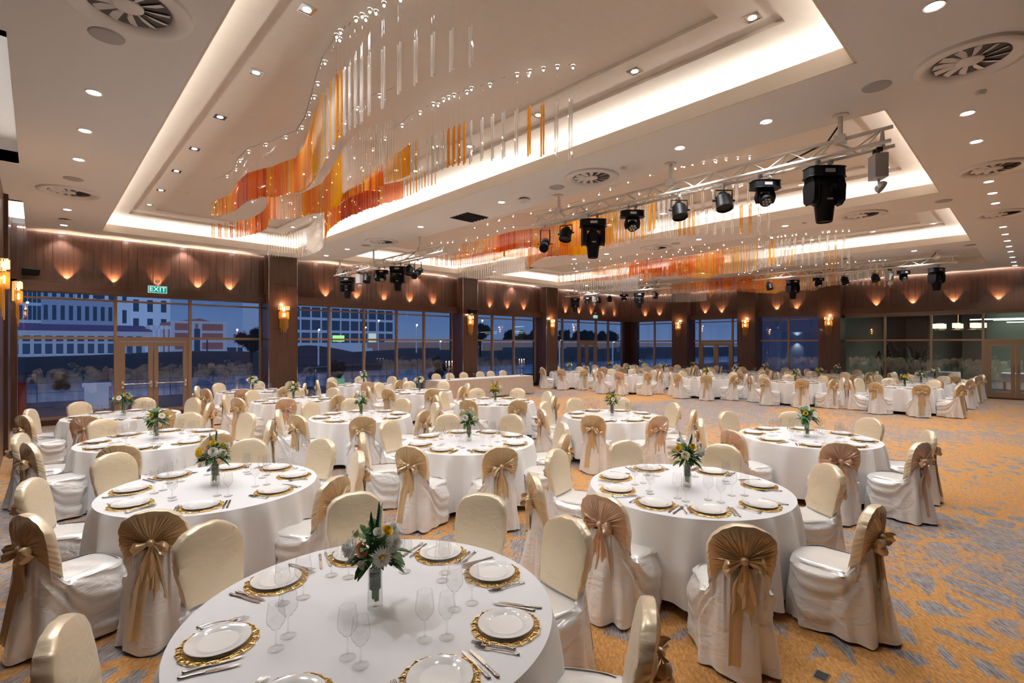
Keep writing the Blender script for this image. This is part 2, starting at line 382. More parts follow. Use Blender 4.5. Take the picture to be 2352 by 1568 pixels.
for i, (x0, x1) in enumerate(COF):
    o = .26; last = i == 3
    mb = MB()
    # recess side walls and stepped inner ceiling
    a0, a1, b0, b1 = x0-o, x1+o, CY0-o, CY1+o
    H1 = 5.32
    if last: a0, a1, b0, b1, H1 = x0, x1, CY0, CY1, 5.15
    mb.box(a0-.05, a0, b0-.05, b1+.05, CEIL+.1, H1+.12); mb.box(a1, a1+.05, b0-.05, b1+.05, CEIL+.1, H1+.12)
    mb.box(a0, a1, b0-.05, b0, CEIL+.1, H1+.12); mb.box(a0, a1, b1, b1+.05, CEIL+.1, H1+.12)
    def ring(u0,u1,v0,v1, p0,p1,q0,q1, z):   # horizontal frame between two rectangles
        mb.add([(u0,v0,z),(u1,v0,z),(u1,v1,z),(u0,v1,z),(p0,q0,z),(p1,q0,z),(p1,q1,z),(p0,q1,z)], [(0,4,5,1),(1,5,6,2),(2,6,7,3),(3,7,4,0)])
    def step(p0,p1,q0,q1,z0,z1):
        mb.add([(p0,q0,z0),(p1,q0,z0),(p1,q1,z0),(p0,q1,z0),(p0,q0,z1),(p1,q0,z1),(p1,q1,z1),(p0,q1,z1)], [(0,1,5,4),(1,2,6,5),(2,3,7,6),(3,0,4,7)])
    r1 = (x0+.5, x1-.5, CY0+.5, CY1-.5); r2 = (x0+.97, x1-.97, CY0+.97, CY1-1.1)
    ring(a0,a1,b0,b1, *r1, H1); step(*r1, H1, H1+.05); ring(*r1, *r2, H1+.05); step(*r2, H1+.05, H1+.09)
    z = H1+.09; mb.add([(r2[0],r2[2],z),(r2[1],r2[2],z),(r2[1],r2[3],z),(r2[0],r2[3],z)], [(0,3,2,1)])
    struct('trim_%d' % (i+1), mb, M['coffer'], smooth=False)
    # cove lip
    lp = MB(); w_ = .025; zt = CEIL+T+.05
    for q in ((x0,x0+w_,CY0,CY1),(x1-w_,x1,CY0,CY1),(x0,x1,CY0,CY0+w_),(x0,x1,CY1-w_,CY1)): lp.box(*q, CEIL, zt)
    struct('trim_%d' % (i+11), lp, M['lip'], smooth=False)
    if not last:
        for (cx_, cy_, sx, sy) in ((x0-.13,(CY0+CY1)/2,.05,CY1-CY0),(x1+.13,(CY0+CY1)/2,.05,CY1-CY0),((x0+x1)/2,CY0-.13,x1-x0,.05),((x0+x1)/2,CY1+.13,x1-x0,.05)):
            ld = bpy.data.lights.new('cove_light','AREA'); ld.shape='RECTANGLE'; ld.size=sx; ld.size_y=sy
            ld.energy = 5.2*max(sx,sy); ld.color=(1,.96,.91)
            lo = bpy.data.objects.new('cove_light', ld); C.objects.link(lo); lo.location=(cx_,cy_,CEIL+T+.01); lo.rotation_euler=(pi,0,0)

# vertical board panelling -------------------------------------------------
rw = random.Random(3)
def boards_y(x0, x1, Y, z0, z1, th=.03):
    mb = MB(); x = x0
    while x < x1-.02:
        w_ = rw.choice([.19,.21,.24,.2,.16]); e = min(x+w_, x1); mb.box(x+.004, e-.004, Y-rw.uniform(0,.008), Y+th, z0, z1); x = e
    mb.box(x0, x1, Y+.012, Y+.06, z0, z1); return mb
def boards_x(y0, y1, X, z0, z1, th=.03):
    mb = MB(); y = y0
    while y < y1-.02:
        w_ = rw.choice([.19,.21,.24,.2,.16]); e = min(y+w_, y1); mb.box(X-rw.uniform(0,.008), X+th, y+.004, e-.004, z0, z1); y = e
    mb.box(X+.012, X+.06, y0, y1, z0, z1); return mb
mb = boards_y(XL, WB, PA, 3.6, CEIL+T)
struct('wall_left', mb, M['wood'], smooth=False)
mb = boards_x(YB, WA, PB, 3.6, CEIL+T)
struct('wall_right', mb, M['wood'], smooth=False)
be = MB().box(XL, PB, 17.035, WA+.05, 3.46, 3.62).box(XL,PB,17.0,17.03,3.40,3.66)
struct('trim_21', be, M['woodx'], smooth=False)
be = MB().box(26.135, WB+.05, YB, 17.0, 3.46, 3.62).box(26.1,26.13,YB,17.0,3.40,3.66)
struct('trim_22', be, M['woodx'], smooth=False)
bb = MB().box(XL, WB, WA-.06, WA+.1, 0, .14); struct('baseboard_left', bb, M['woodd'], smooth=False)
bb = MB().box(WB-.06, WB+.1, YB, WA, 0, .05); struct('baseboard_right', bb, M['woodd'], smooth=False)
# hidden walls closing the room behind the camera
wl = MB().box(XL-.2, XL, YB-.2, 13.9, 0, CEIL+.4).box(XL-.14, XL-.0, 14.2, WA, 0, CEIL+.4)
struct('wall_near_left', wl, M['wood'], smooth=False)
wl = MB().box(XL-.2, WB+.2, YB-.2, YB, 0, CEIL+.2); struct('wall_near_right', wl, M['wood'], smooth=False)
# pillars
pil = []
def pillar_y(x0, x1, y0):
    mb = MB().box(x0, x1, y0, WA+.2, 0, CEIL)
    for z in (.62, 1.9, 3.2, 4.2): mb.box(x0-.002, x1+.002, y0-.002, y0+.02, z, z+.012)
    return mb
for i, (x0, x1, y0) in enumerate(((5.30,6.17,16.7),(13.05,13.85,16.75),(18.25,19.08,16.75))):
    mb = pillar_y(x0, x1, y0); n = 7
    mb = MB().box(x0, x1, y0+.012, WA+.2, 0, CEIL)
    for k in range(4):
        z = [.0,.95,2.6,4.0,CEIL]
        mb.box(x0, x1, y0, y0+.02, z[k]+.006, z[k+1]-.006)
    struct('trim_%d' % (31+i), mb, M['wood'], smooth=False)
    ch = MB().box(x0-.012,x0+.004,y0-.006,y0+.01,0,CEIL).box(x1-.004,x1+.012,y0-.006,y0+.01,0,CEIL)
    struct('trim_%d' % (41+i), ch, M['chrome'], smooth=False)
def yb_(px, X): return onX(px, X)[0]
PX = 25.85
for i, (pa, pb) in enumerate(((1543,1578),(1693,1734),(1879,1930))):
    y1, y0 = yb_(pa, PX), yb_(pb, PX)
    mb = MB().box(PX+.012, WB+.2, y0, y1, 0, CEIL)
    for k in range(4):
        z = [.0,.95,2.6,4.0,CEIL]
        mb.box(PX, PX+.02, y0, y1, z[k]+.006, z[k+1]-.006)
    struct('trim_%d' % (34+i), mb, M['wood'], smooth=False)
    pil.append((y0, y1))
cr_ = MB().box(WB-.62, WB+.2, WA-.12, WA+.2, 0, 3.5).box(WB-.12, WB+.2, WA-.62, WA+.2, 0, 3.5)
struct('trim_51', cr_, M['woodd'], smooth=False)
lp_ = MB().box(XL-.2, XL+.06, 13.3, 13.9, 0, CEIL+.0).box(XL, XL+.1, WA-.5, WA+.1, 0, CEIL)
struct('trim_52', lp_, M['wood'], smooth=False)

# ------------------------------------------------------------------ windows
HD = 3.47; TR = 2.25; UP = 3.27; SL = .14
def win_a(n, x0, x1, mull, door=None, upper=True):
    root = bpy.data.objects.new('window_%d' % n, None); C.objects.link(root); tag(root, kind='structure'); root.location = (0,0,0)
    f = MB(); y0, y1 = WA-.05, WA+.05
    f.box(x0, x0+.06, y0, y1, SL, HD); f.box(x1-.06, x1, y0, y1, SL, HD)
    f.box(x0+.06, x1-.06, y0+.003, y1-.003, HD-.06, HD)
    segs = [(x0, x1)] if not door else [(x0, door[0]), (door[1], x1)]
    for a, b in segs: f.box(a, b, y0, y1, SL, SL+.07)
    f.box(x0+.06, x1-.06, y0+.005, y1-.005, TR-.035, TR+.035)
    if upper: f.box(x0+.06, x1-.06, y0+.005, y1-.005, UP-.025, UP+.025)
    for m in mull: f.box(m-.035, m+.035, y0-.03, y1, SL if not (door and door[0]+.1 < m < door[1]-.1) else TR, HD)
    f.build('window_frame', M['bronze'], root, smooth=False)
    cols = [x0] + sorted(mull) + [x1]
    for a, b in zip(cols, cols[1:]):
        for z0, z1 in ((SL, TR), (TR, UP), (UP, HD)):
            if door and z0 == SL and a > door[0]-.15 and b < door[1]+.15: continue
            MB().add([(a,WA,z0),(b,WA,z0),(b,WA,z1),(a,WA,z1)],[(0,1,2,3)]).build('pane', M['pane'], root, smooth=False)
    return root
def X_(px): return onY(px, WA)[0]
def door_y(n, x0, x1, split, Y=WA):
    root = bpy.data.objects.new('door_%d' % n, None); C.objects.link(root); tag(root, kind='structure')
    f = MB().box(x0-.02, x0+.07, Y-.07, Y+.06, 0, TR).box(x1-.07, x1+.02, Y-.07, Y+.06, 0, TR).box(x0+.07, x1-.07, Y-.066, Y+.056, TR-.09, TR-.01)
    f.build('door_frame', M['bronze'], root, smooth=False)
    for a, b, hx in ((x0+.07, split-.008, 1), (split+.008, x1-.07, -1)):
        lf = MB().box(a, a+.11, Y-.05, Y+.03, .02, TR-.1).box(b-.11, b, Y-.05, Y+.03, .02, TR-.1).box(a+.11, b-.11, Y-.046, Y+.026, .02, .24).box(a+.11, b-.11, Y-.046, Y+.026, TR-.22, TR-.1)
        l = lf.build('door_leaf', M['bronze'], root, smooth=False)
        MB().add([(a+.1,Y-.01,.22),(b-.1,Y-.01,.22),(b-.1,Y-.01,TR-.2),(a+.1,Y-.01,TR-.2)],[(0,1,2,3)]).build('pane', M['pane'], l, smooth=False)
        pb = MB().tube([(a+.05,Y-.05,.92),(a+.05,Y-.13,.97),(a+.07,Y-.13,.98),(b-.07,Y-.13,.98),(b-.05,Y-.13,.97),(b-.05,Y-.05,.92)], .016, 8)
        pb.box(a+.03,a+.08,Y-.09,Y-.05,.86,1.06).box(b-.08,b-.03,Y-.09,Y-.05,.86,1.06)
        pb.build('push_bar', M['steel'], l)
    return root
dx0, dx1 = X_(268), X_(436)
win_a(1, X_(33), X_(600)-.0, [X_(265), X_(436)], (dx0, dx1)); door_y(1, dx0, dx1, X_(352))
win_a(2, X_(617)+.45, X_(1040), [X_(755), X_(835), X_(910), X_(973)])
win_a(3, X_(1075), X_(1230), [X_(1130), X_(1179)])
dx0, dx1 = X_(1328), X_(1368)
win_a(4, X_(1262), X_(1428), [X_(1291), X_(1328), X_(1368), X_(1396)], (dx0, dx1)); door_y(2, dx0, dx1, X_(1347))
def Y_(px): return onX(px, WB)[0]
def win_b(n, pa, pb, mull, door=None, low=False):
    y1, y0 = (pa if pa > 30 and False else Y_(pa)), Y_(pb)
    if pb > 2350: y0 = YB
    root = bpy.data.objects.new('window_%d' % n, None); C.objects.link(root); tag(root, kind='structure')
    f = MB(); a0, a1 = WB-.05, WB+.05; h = 3.32 if low else HD; s = .06
    f.box(a0, a1, y0, y0+.06, s, h).box(a0, a1, y1-.06, y1, s, h).box(a0, a1, y0, y1, h-.06, h).box(a0, a1, y0, y1, TR-.035, TR+.035)
    if not low: f.box(a0, a1, y0, y1, UP-.025, UP+.025)
    ml = sorted(Y_(m) for m in mull)
    segs = [(y0, y1)] if not door else [(y0, door[0]), (door[1], y1)]
    for p, q in segs:
        if q > p: f.box(a0, a1, p, q, s, s+.07)
    for m in ml: f.box(a0-.03, a1, m-.035, m+.035, s, h)
    f.build('window_frame', M['bronze'], root, smooth=False)
    if low: MB().box(WB-.03, WB+.03, y0, y1, h, HD+.01).build('blind_box', M['blind'], root, smooth=False)
    cols = [y0] + ml + [y1]
    zz = ((s, TR), (TR, h)) if low else ((s, TR), (TR, UP), (UP, h))
    for a, b in zip(cols, cols[1:]):
        for z0, z1 in zz:
            if door and z0 == s and a > door[0]-.15 and b < door[1]+.15: continue
            MB().add([(WB,a,z0),(WB,b,z0),(WB,b,z1),(WB,a,z1)],[(0,1,2,3)]).build('pane', M['pane'], root, smooth=False)
def door_x(n, y0, y1, split, bars=True):
    root = bpy.data.objects.new('door_%d' % n, None); C.objects.link(root); tag(root, kind='structure'); X = WB
    MB().box(X-.07, X+.06, y0-.02, y0+.07, 0, TR).box(X-.07, X+.06, y1-.07, y1+.02, 0, TR).box(X-.066, X+.056, y0+.07, y1-.07, TR-.09, TR-.01).build('door_frame', M['bronze'], root, smooth=False)
    for a, b in ((y0+.07, split-.008), (split+.008, y1-.07)):
        l = MB().box(X-.05, X+.03, a, a+.12, .02, TR-.1).box(X-.05, X+.03, b-.12, b, .02, TR-.1).box(X-.046, X+.026, a+.12, b-.12, .02, .26).box(X-.046, X+.026, a+.12, b-.12, TR-.24, TR-.1).build('door_leaf', M['bronze'], root, smooth=False)
        MB().add([(X-.01,a+.1,.24),(X-.01,b-.1,.24),(X-.01,b-.1,TR-.22),(X-.01,a+.1,TR-.22)],[(0,1,2,3)]).build('pane', M['pane'], l, smooth=False)
        if bars: MB().tube([(X-.05,a+.06,.95),(X-.13,a+.06,.98),(X-.13,b-.06,.98),(X-.05,b-.06,.95)], .016, 8).build('push_bar', M['steel'], l)
        else:
            s_ = a+.06 if a > split else b-.06
            MB().cyl((X-.1, s_, 1.0), (X-.1, s_, 1.3), .013).cyl((X-.05,s_,1.03),(X-.1,s_,1.03),.01).cyl((X-.05,s_,1.27),(X-.1,s_,1.27),.01).build('door_handle', M['steel'], l)
win_b(5, 1457, 1550, [1504])
d0, d1 = Y_(1683), Y_(1608)
win_b(6, 1585, 1700, [1608, 1683], (d0, d1)); door_x(3, d0, d1, Y_(1645))
win_b(7, 1744, 1890, [1812])
d0, d1 = Y_(2400), Y_(2262)
win_b(8, 1936, 2400, [2033, 2139, 2258], (d0, d1), low=True); door_x(4, d0, d1, Y_(2333), bars=False)

# ------------------------------------------------------------------ ceiling fittings
ORD = ['first','second','third','fourth','fifth','sixth','seventh','eighth','ninth','tenth','eleventh','twelfth','thirteenth','fourteenth','fifteenth','sixteenth','seventeenth','eighteenth','nineteenth','twentieth']
def spot(loc, e, ang=115, col=(.985,.99,1.0), rad=.05, blend=.6, rot=(0,0,0)):
    ld = bpy.data.lights.new('downlight_beam','SPOT'); ld.energy = e; ld.spot_size = R(ang); ld.spot_blend = blend; ld.color = col; ld.shadow_soft_size = rad
    o = bpy.data.objects.new('downlight_beam', ld); C.objects.link(o); o.location = loc; o.rotation_euler = rot; return o
DOWN = 120.0
t0 = thing('ceiling_downlight', 'x', 'light', (0,0,CEIL))
MB().lathe([(.062,-.001),(.075,-.006),(.08,-.002),(.08,.004)], 20).build('trim_ring', M['vent'], t0)
MB().lathe([(.0005,-.002),(.062,-.002)], 20).build('lens', M['lens'], t0)
first = [True]
def downlight(x, y, label, e=1.0, light=True):
    if first[0]: t0.location = (x, y, CEIL-.002); t0['label'] = label; t0['group'] = 'round recessed ceiling downlights'; first[0] = False
    else: dup(t0, (x, y, CEIL-.002), 0, label)
    if light: spot((x, y, CEIL-.03), DOWN*e)
t0['group'] = 'round recessed ceiling downlights'
ys = [4.3,5.85,7.26,8.64,10.06,13.98,15.87]
for i, y in enumerate(ys): downlight(.46, y, 'small round downlight, %s along the left ceiling edge beside the glowing coffer' % ORD[i])
k = 0
x = .46
while x < 25.8:
    downlight(x, 17.0 if x < .6 else 17.04, 'small round downlight, %s in the row above the window wall, counted from the left' % (ORD[k] if k < 20 else 'last'), .5, light=(k % 2 == 0)); x += 1.32; k += 1
for i, x in enumerate([5.4,8.2,9.44,11.93,12.9,13.86,15.61,16.81,17.99,19.16,20.3,21.47,22.9,24.31,25.41]):
    downlight(x, .6, 'small round downlight, %s in the row down the right ceiling edge' % ORD[i], .9, light=(i % 3 != 1))
for i, y in enumerate([2.37,3.54,7.33,10.21,14.12,15.6]): downlight(6.67, y, 'small round downlight, %s between the first and second glowing coffers' % ORD[i])
for i, y in enumerate([3.3,4.16,6.3,9.3,10.6,14.6]): downlight(12.9, y, 'small round downlight, %s between the second and third glowing coffers' % ORD[i])
for i, y in enumerate([2.6,6.4,9.2,12.0,15.0]): downlight(19.2, y, 'small round downlight, %s on the ceiling strip beside the unlit far coffer' % ORD[i])
# square downlights in the coffers
q0 = thing('square_downlight', 'x', 'light')
f = MB()
for a in (((-.075,.075,-.075,-.06)),((-.075,.075,.06,.075)),((-.075,-.06,-.06,.06)),((.06,.075,-.06,.06))): f.box(*a, -.008, .004)
f.build('frame', M['chrome'], q0, smooth=False)
MB().box(-.06,.06,-.06,.06,-.004,.002).build('reflector', M['chrome'], q0, smooth=False)
MB().lathe([(.0005,-.006),(.04,-.006)], 16).build('lens', M['lens'], q0)
q0['group'] = 'square downlights inside the ceiling coffers'; qf = True
CN = ['nearest','second','third']
for ci in range(3):
    x0, x1 = COF[ci]
    for side, x in (('left', x0+.765), ('right', x1-.73)):
        for i, y in enumerate([1.98,3.34,4.93,6.5,8.13,9.75,11.24,12.87,14.4]):
            lab = 'square downlight, %s along the %s side inside the %s coffer' % (ORD[i], side, CN[ci])
            if qf: q0.location = (x, y, 5.368); q0['label'] = lab; qf = False
            else: dup(q0, (x, y, 5.368), 0, lab)
            if i % 2 == 0: spot((x, y, 5.34), DOWN*.75, 100)
# swirl air diffusers
v0 = thing('air_diffuser', 'x', 'air vent')
MB().lathe([(.29,.05),(.30,.0),(.325,-.02),(.36,-.035),(.41,-.04),(.445,-.025),(.455,0),(.455,.006)], 48).build('outer_ring', M['vent'], v0)
b = MB()
for k in range(12):
    a = 2*pi*k/12
    def P(r, da, z): return (r*cos(a+da), r*sin(a+da), z)
    b.add([P(.10,0,-.014),P(.29,.0,-.014),P(.285,.36,.012),P(.10,.46,.012)], [(0,1,2,3)])
b.build('blades', M['vent'], v0, smooth=False)
MB().lathe([(.0005,-.02),(.09,-.02),(.105,-.012),(.105,.02)], 28).build('hub', M['vent'], v0)
MB().lathe([(.0005,.001),(.29,.001),(.30,.0015)], 28).build('dark_throat', M['throat'], v0)
lab = ['white swirl diffuser between the first and second coffers, in front of the long lighting truss','white swirl diffuser at the top left corner above the camera','white swirl diffuser by the left wall near the window','white swirl diffuser above the lighting truss by the window wall','large white swirl diffuser at the upper right of the ceiling','second white swirl diffuser down the right edge of the ceiling','third white swirl diffuser down the right edge of the ceiling','white swirl diffuser beyond the right end of the second coffer','white swirl diffuser above the middle of the second crystal chandelier','white swirl diffuser on the ceiling strip before the dark coffer','white swirl diffuser between the second and third coffers near the windows']
for i, (x, y) in enumerate(VENTS):
    if i == 0: v0.location = (x, y, CEIL-.004); v0['label'] = lab[0]; v0['group'] = 'round swirl air diffusers in the ceiling'
    else: dup(v0, (x, y, CEIL-.004), i*.7, lab[i])
s0 = MB().lathe([(.0005,-.012),(.12,-.012),(.132,-.008),(.137,0)], 28)
me = s0.mesh('ceiling_speaker', M['spk'])
for (x, y, l) in ((.46,5.84,'grey round ceiling speaker beside the top left diffuser'),(6.63,1.22,'grey round ceiling speaker near the upper right diffuser'),(.45,11.3,'grey round ceiling speaker by the left diffuser near the window'),(6.75,5.95,'grey round ceiling speaker beside the diffuser over the truss'),(12.9,1.29,'grey round ceiling speaker beyond the second coffer corner'),(12.95,7.0,'grey round ceiling speaker above the second chandelier middle'),(6.8,13.2,'grey round ceiling speaker near the window truss'),(19.2,1.35,'grey round ceiling speaker at the corner of the third coffer')):
    tag(link_mesh('ceiling_speaker', me, None, (x, y, CEIL)), l, 'speaker', 'round speakers set in the ceiling')
hx = MB().box(-.3,.3,-.31,.31,-.012,0); hatch = thing('ceiling_grille', 'black square air grille set in the ceiling beside the first coffer', 'air vent', (6.95,8.7,CEIL))
hx.build('grille_plate', M['black2'], hatch, smooth=False)
sl = MB()
for k in range(5): sl.box(-.29,.29,-.27+k*.115,-.25+k*.115,-.03,-.01)
sl.build('slats', M['black'], hatch, smooth=False)
dm = MB().lathe([(.0005,-.075),(.06,-.07),(.1,-.05),(.11,-.03),(.1,-.025)], 24)
for i, (x, y, l) in enumerate(((6.82,6.85,'white dome access point hanging under the ceiling near the black grille'),(.46,15.1,'white dome access point hanging under the ceiling by the left wall'))):
    t = thing('ceiling_access_point', l, 'access point', (x, y, CEIL)); dm.build('dome', M['vent'], t)
    MB().lathe([(.03,0),(.03,-.03),(.09,-.03)], 16).build('mount', M['black2'], t)
sd = MB().lathe([(.05,0),(.05,-.02),(.035,-.045),(.0005,-.045)], 16); me = sd.mesh('smoke_detector', M['vent'])
for (x, y, l) in ((6.75,4.55,'small white smoke detector on the ceiling near the truss and diffuser'),(12.9,3.75,'small white smoke detector between the second and third coffers'),(7.6,.45,'small white smoke detector over the right ceiling row of downlights')):
    tag(link_mesh('smoke_detector', me, None, (x, y, CEIL)), l, 'smoke detector', 'smoke detectors on the ceiling')
sp = MB().lathe([(.03,0),(.032,-.005),(.008,-.012),(.008,-.03),(.02,-.034),(.0005,-.036)], 12); me = sp.mesh('sprinkler_head', M['vent'])
for i, (x, y) in enumerate(((2.5,3.4),(2.45,9.6),(2.4,12.9),(4.7,8.2),(8.8,4.4),(8.8,9.5))):
    tag(link_mesh('sprinkler_head', me, None, (x, y, 5.41 if 2.13 < x < 4.95 or 8.4 < x < 11.1 else 5.37)), 'tiny white sprinkler head, %s inside the %s coffer' % (ORD[i % 4], 'nearest' if i < 4 else 'second'), 'sprinkler', 'sprinkler heads in the coffers')
# linear slots of light where ceiling meets panelling
for nm, q in (('led_slot_light',(XL+.1,PB,PA-.065,PA-.015)),):
    struct('trim_61', MB().box(q[0],q[1],q[2],q[3],CEIL+.05,CEIL+.06), M['led'], smooth=False)
struct('trim_62', MB().box(PB-.08,PB-.015,YB,PA,CEIL+.04,CEIL+.05), M['led'], smooth=False)
for (loc, sx, sy) in (((13,PA-.04,CEIL+.03),26,.04),((PB-.05,8,CEIL+.03),.04,18)):
    ld = bpy.data.lights.new('slot_light','AREA'); ld.shape='RECTANGLE'; ld.size=sx; ld.size_y=sy; ld.energy=28; ld.color=(.9,.93,1)
    lo = bpy.data.objects.new('slot_light', ld); C.objects.link(lo); lo.location=loc
ld = bpy.data.lights.new('niche_light','AREA'); ld.shape='RECTANGLE'; ld.size=.2; ld.size_y=3.4; ld.energy=14; ld.color=(1,.95,.9)
lo = bpy.data.objects.new('niche_light', ld); C.objects.link(lo); lo.location=(-.3,15.6,CEIL+.2); lo.rotation_euler=(pi,0,0)

ld = bpy.data.lights.new('niche_light','AREA'); ld.shape='RECTANGLE'; ld.size=.2; ld.size_y=4.0; ld.energy=2.5; ld.color=(1,.97,.94)  # unseen lamp added to lift this recess to light grey
lo = bpy.data.objects.new('niche_light', ld); C.objects.link(lo); lo.location=(-.3,8.6,CEIL+.05); lo.rotation_euler=(pi,0,0)
# uplights on the ledge ------------------------------------------------------
u0 = thing('ledge_uplight', 'x', 'light'); 
MB().lathe([(.03,0),(.03,.05),(.024,.05),(.022,.045)], 14).build('lamp_body', M['brass'], u0)
MB().lathe([(.0005,.044),(.022,.044)], 12).build('lens', M['lens2'], u0)
u0['group'] = 'uplights along the panelling ledge'
upl = []
for i, px in enumerate((154,262,363,456,530,750,822,885,944,998,1128,1168,1206,1302,1333,1361,1389,1414)): upl.append((onY(px,17.1)[0], 17.10, 'tiny uplight on the window wall ledge, %s from the left' % ORD[i], 0))
for i, px in enumerate((1480,1513,1618,1656,1783,1829,2012,2096,2190,2294)): upl.append((26.2, onX(px,26.2)[0], 'tiny uplight on the far right wall ledge, %s from the corner' % ORD[i], 1))
for i, (x, y, l, w_) in enumerate(upl):
    if i == 0: u0.location = (x, y, 3.622); u0['label'] = l
    else: dup(u0, (x, y, 3.622), 0, l)
    tl = .16; x, y = (x, y+.02) if w_ == 0 else (x+.02, y)
    spot((x, y, 3.69), 85.0, 78, (1,.64,.40), .012, .6, rot=(pi-tl if w_ == 0 else pi, 0 if w_ == 0 else tl, 0))
# ------------------------------------------------------------------ world: dusk sky
w = bpy.data.worlds.new('dusk'); SC.world = w; w.use_nodes = True; nt = w.node_tree; nt.nodes.clear()
tc = N(nt,'ShaderNodeTexCoord'); sx = N(nt,'ShaderNodeSeparateXYZ'); cr = N(nt,'ShaderNodeValToRGB')
e = cr.color_ramp.elements; e[0].position = .0; e[0].color = (.15,.24,.46,1); e[1].position = .35; e[1].color = (.035,.10,.34,1)
k_ = cr.color_ramp.elements.new(.10); k_.color = (.085,.19,.47,1)
cl = N(nt,'ShaderNodeTexNoise', Scale=3.0, Detail=5.0); mp = N(nt,'ShaderNodeMapping'); mp.inputs['Scale'].default_value = (1,1,5)
mx = N(nt,'ShaderNodeMixRGB', blend_type='MULTIPLY'); mx.inputs[0].default_value = .5
bg = N(nt,'ShaderNodeBackground', Strength=.85); ow = N(nt,'ShaderNodeOutputWorld'); L = nt.links.new
L(tc.outputs['Generated'], sx.inputs[0]); L(sx.outputs[2], cr.inputs[0]); L(tc.outputs['Generated'], mp.inputs[0]); L(mp.outputs[0], cl.inputs[0])
cm_ = N(nt,'ShaderNodeValToRGB'); cm_.color_ramp.elements[0].position=.35; cm_.color_ramp.elements[0].color=(.6,.6,.65,1); cm_.color_ramp.elements[1].position=.65
L(cl.outputs['Fac'], cm_.inputs[0]); L(cr.outputs[0], mx.inputs[1]); L(cm_.outputs[0], mx.inputs[2]); L(mx.outputs[0], bg.inputs[0]); L(bg.outputs[0], ow.inputs[0])

X = {}
def em(name, col, glow, g=.5): return mat(name, col, .8, var=.12, scale=2, emit=glow, estr=g)  # emission stands in for dusk light on facades and ground
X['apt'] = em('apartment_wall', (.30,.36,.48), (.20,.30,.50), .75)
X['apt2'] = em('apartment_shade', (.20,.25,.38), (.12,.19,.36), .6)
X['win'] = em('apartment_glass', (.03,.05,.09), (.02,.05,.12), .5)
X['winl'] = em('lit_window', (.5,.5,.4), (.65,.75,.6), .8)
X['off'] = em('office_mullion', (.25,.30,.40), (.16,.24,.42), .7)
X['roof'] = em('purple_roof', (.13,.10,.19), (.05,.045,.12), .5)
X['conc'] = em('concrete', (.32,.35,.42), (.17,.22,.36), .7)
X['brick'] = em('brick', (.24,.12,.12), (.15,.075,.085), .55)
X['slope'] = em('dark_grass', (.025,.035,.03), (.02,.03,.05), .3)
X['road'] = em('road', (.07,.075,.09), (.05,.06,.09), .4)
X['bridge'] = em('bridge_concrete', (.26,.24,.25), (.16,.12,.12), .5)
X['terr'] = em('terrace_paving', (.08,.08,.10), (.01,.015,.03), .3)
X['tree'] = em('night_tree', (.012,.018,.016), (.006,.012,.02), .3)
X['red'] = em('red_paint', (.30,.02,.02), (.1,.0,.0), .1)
X['lamp'] = emis('street_lamp_glow', (1,.62,.28), 40)
X['lampw'] = emis('white_lamp_glow', (.9,1,.9), 8)
X['bill'] = emis('billboard_glow', (.35,.8,.25), 1.5)
wm, nt, out = new_mat('river_water'); L = nt.links.new
b = N(nt,'ShaderNodeBsdfPrincipled', Roughness=.12); b.inputs['Base Color'].default_value=(.02,.04,.09,1)
nz = N(nt,'ShaderNodeTexNoise', Scale=.8, Detail=4.0); bp = N(nt,'ShaderNodeBump', Strength=.5, Distance=.2); L(nz.outputs['Fac'],bp.inputs['Height']); L(bp.outputs[0],b.inputs['Normal'])
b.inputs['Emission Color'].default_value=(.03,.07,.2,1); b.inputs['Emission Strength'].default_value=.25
L(b.outputs[0], out.inputs[0])
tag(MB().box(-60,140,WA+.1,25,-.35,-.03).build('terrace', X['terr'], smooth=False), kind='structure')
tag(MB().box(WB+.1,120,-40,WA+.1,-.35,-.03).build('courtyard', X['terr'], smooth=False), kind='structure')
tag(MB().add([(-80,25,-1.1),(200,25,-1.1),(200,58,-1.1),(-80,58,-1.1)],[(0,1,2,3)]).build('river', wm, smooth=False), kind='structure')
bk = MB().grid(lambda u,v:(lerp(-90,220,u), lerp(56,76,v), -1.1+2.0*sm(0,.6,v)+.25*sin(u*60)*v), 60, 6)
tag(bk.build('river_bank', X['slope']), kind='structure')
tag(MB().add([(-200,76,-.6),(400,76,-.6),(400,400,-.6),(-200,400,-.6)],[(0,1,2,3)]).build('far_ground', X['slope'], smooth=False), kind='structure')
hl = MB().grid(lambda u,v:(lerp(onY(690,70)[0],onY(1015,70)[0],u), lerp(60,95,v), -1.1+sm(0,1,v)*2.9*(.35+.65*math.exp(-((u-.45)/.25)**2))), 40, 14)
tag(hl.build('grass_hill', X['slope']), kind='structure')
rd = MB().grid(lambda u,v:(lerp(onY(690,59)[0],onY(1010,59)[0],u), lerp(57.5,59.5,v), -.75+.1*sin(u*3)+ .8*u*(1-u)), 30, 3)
tag(rd.build('riverside_road', X['road']), kind='structure')

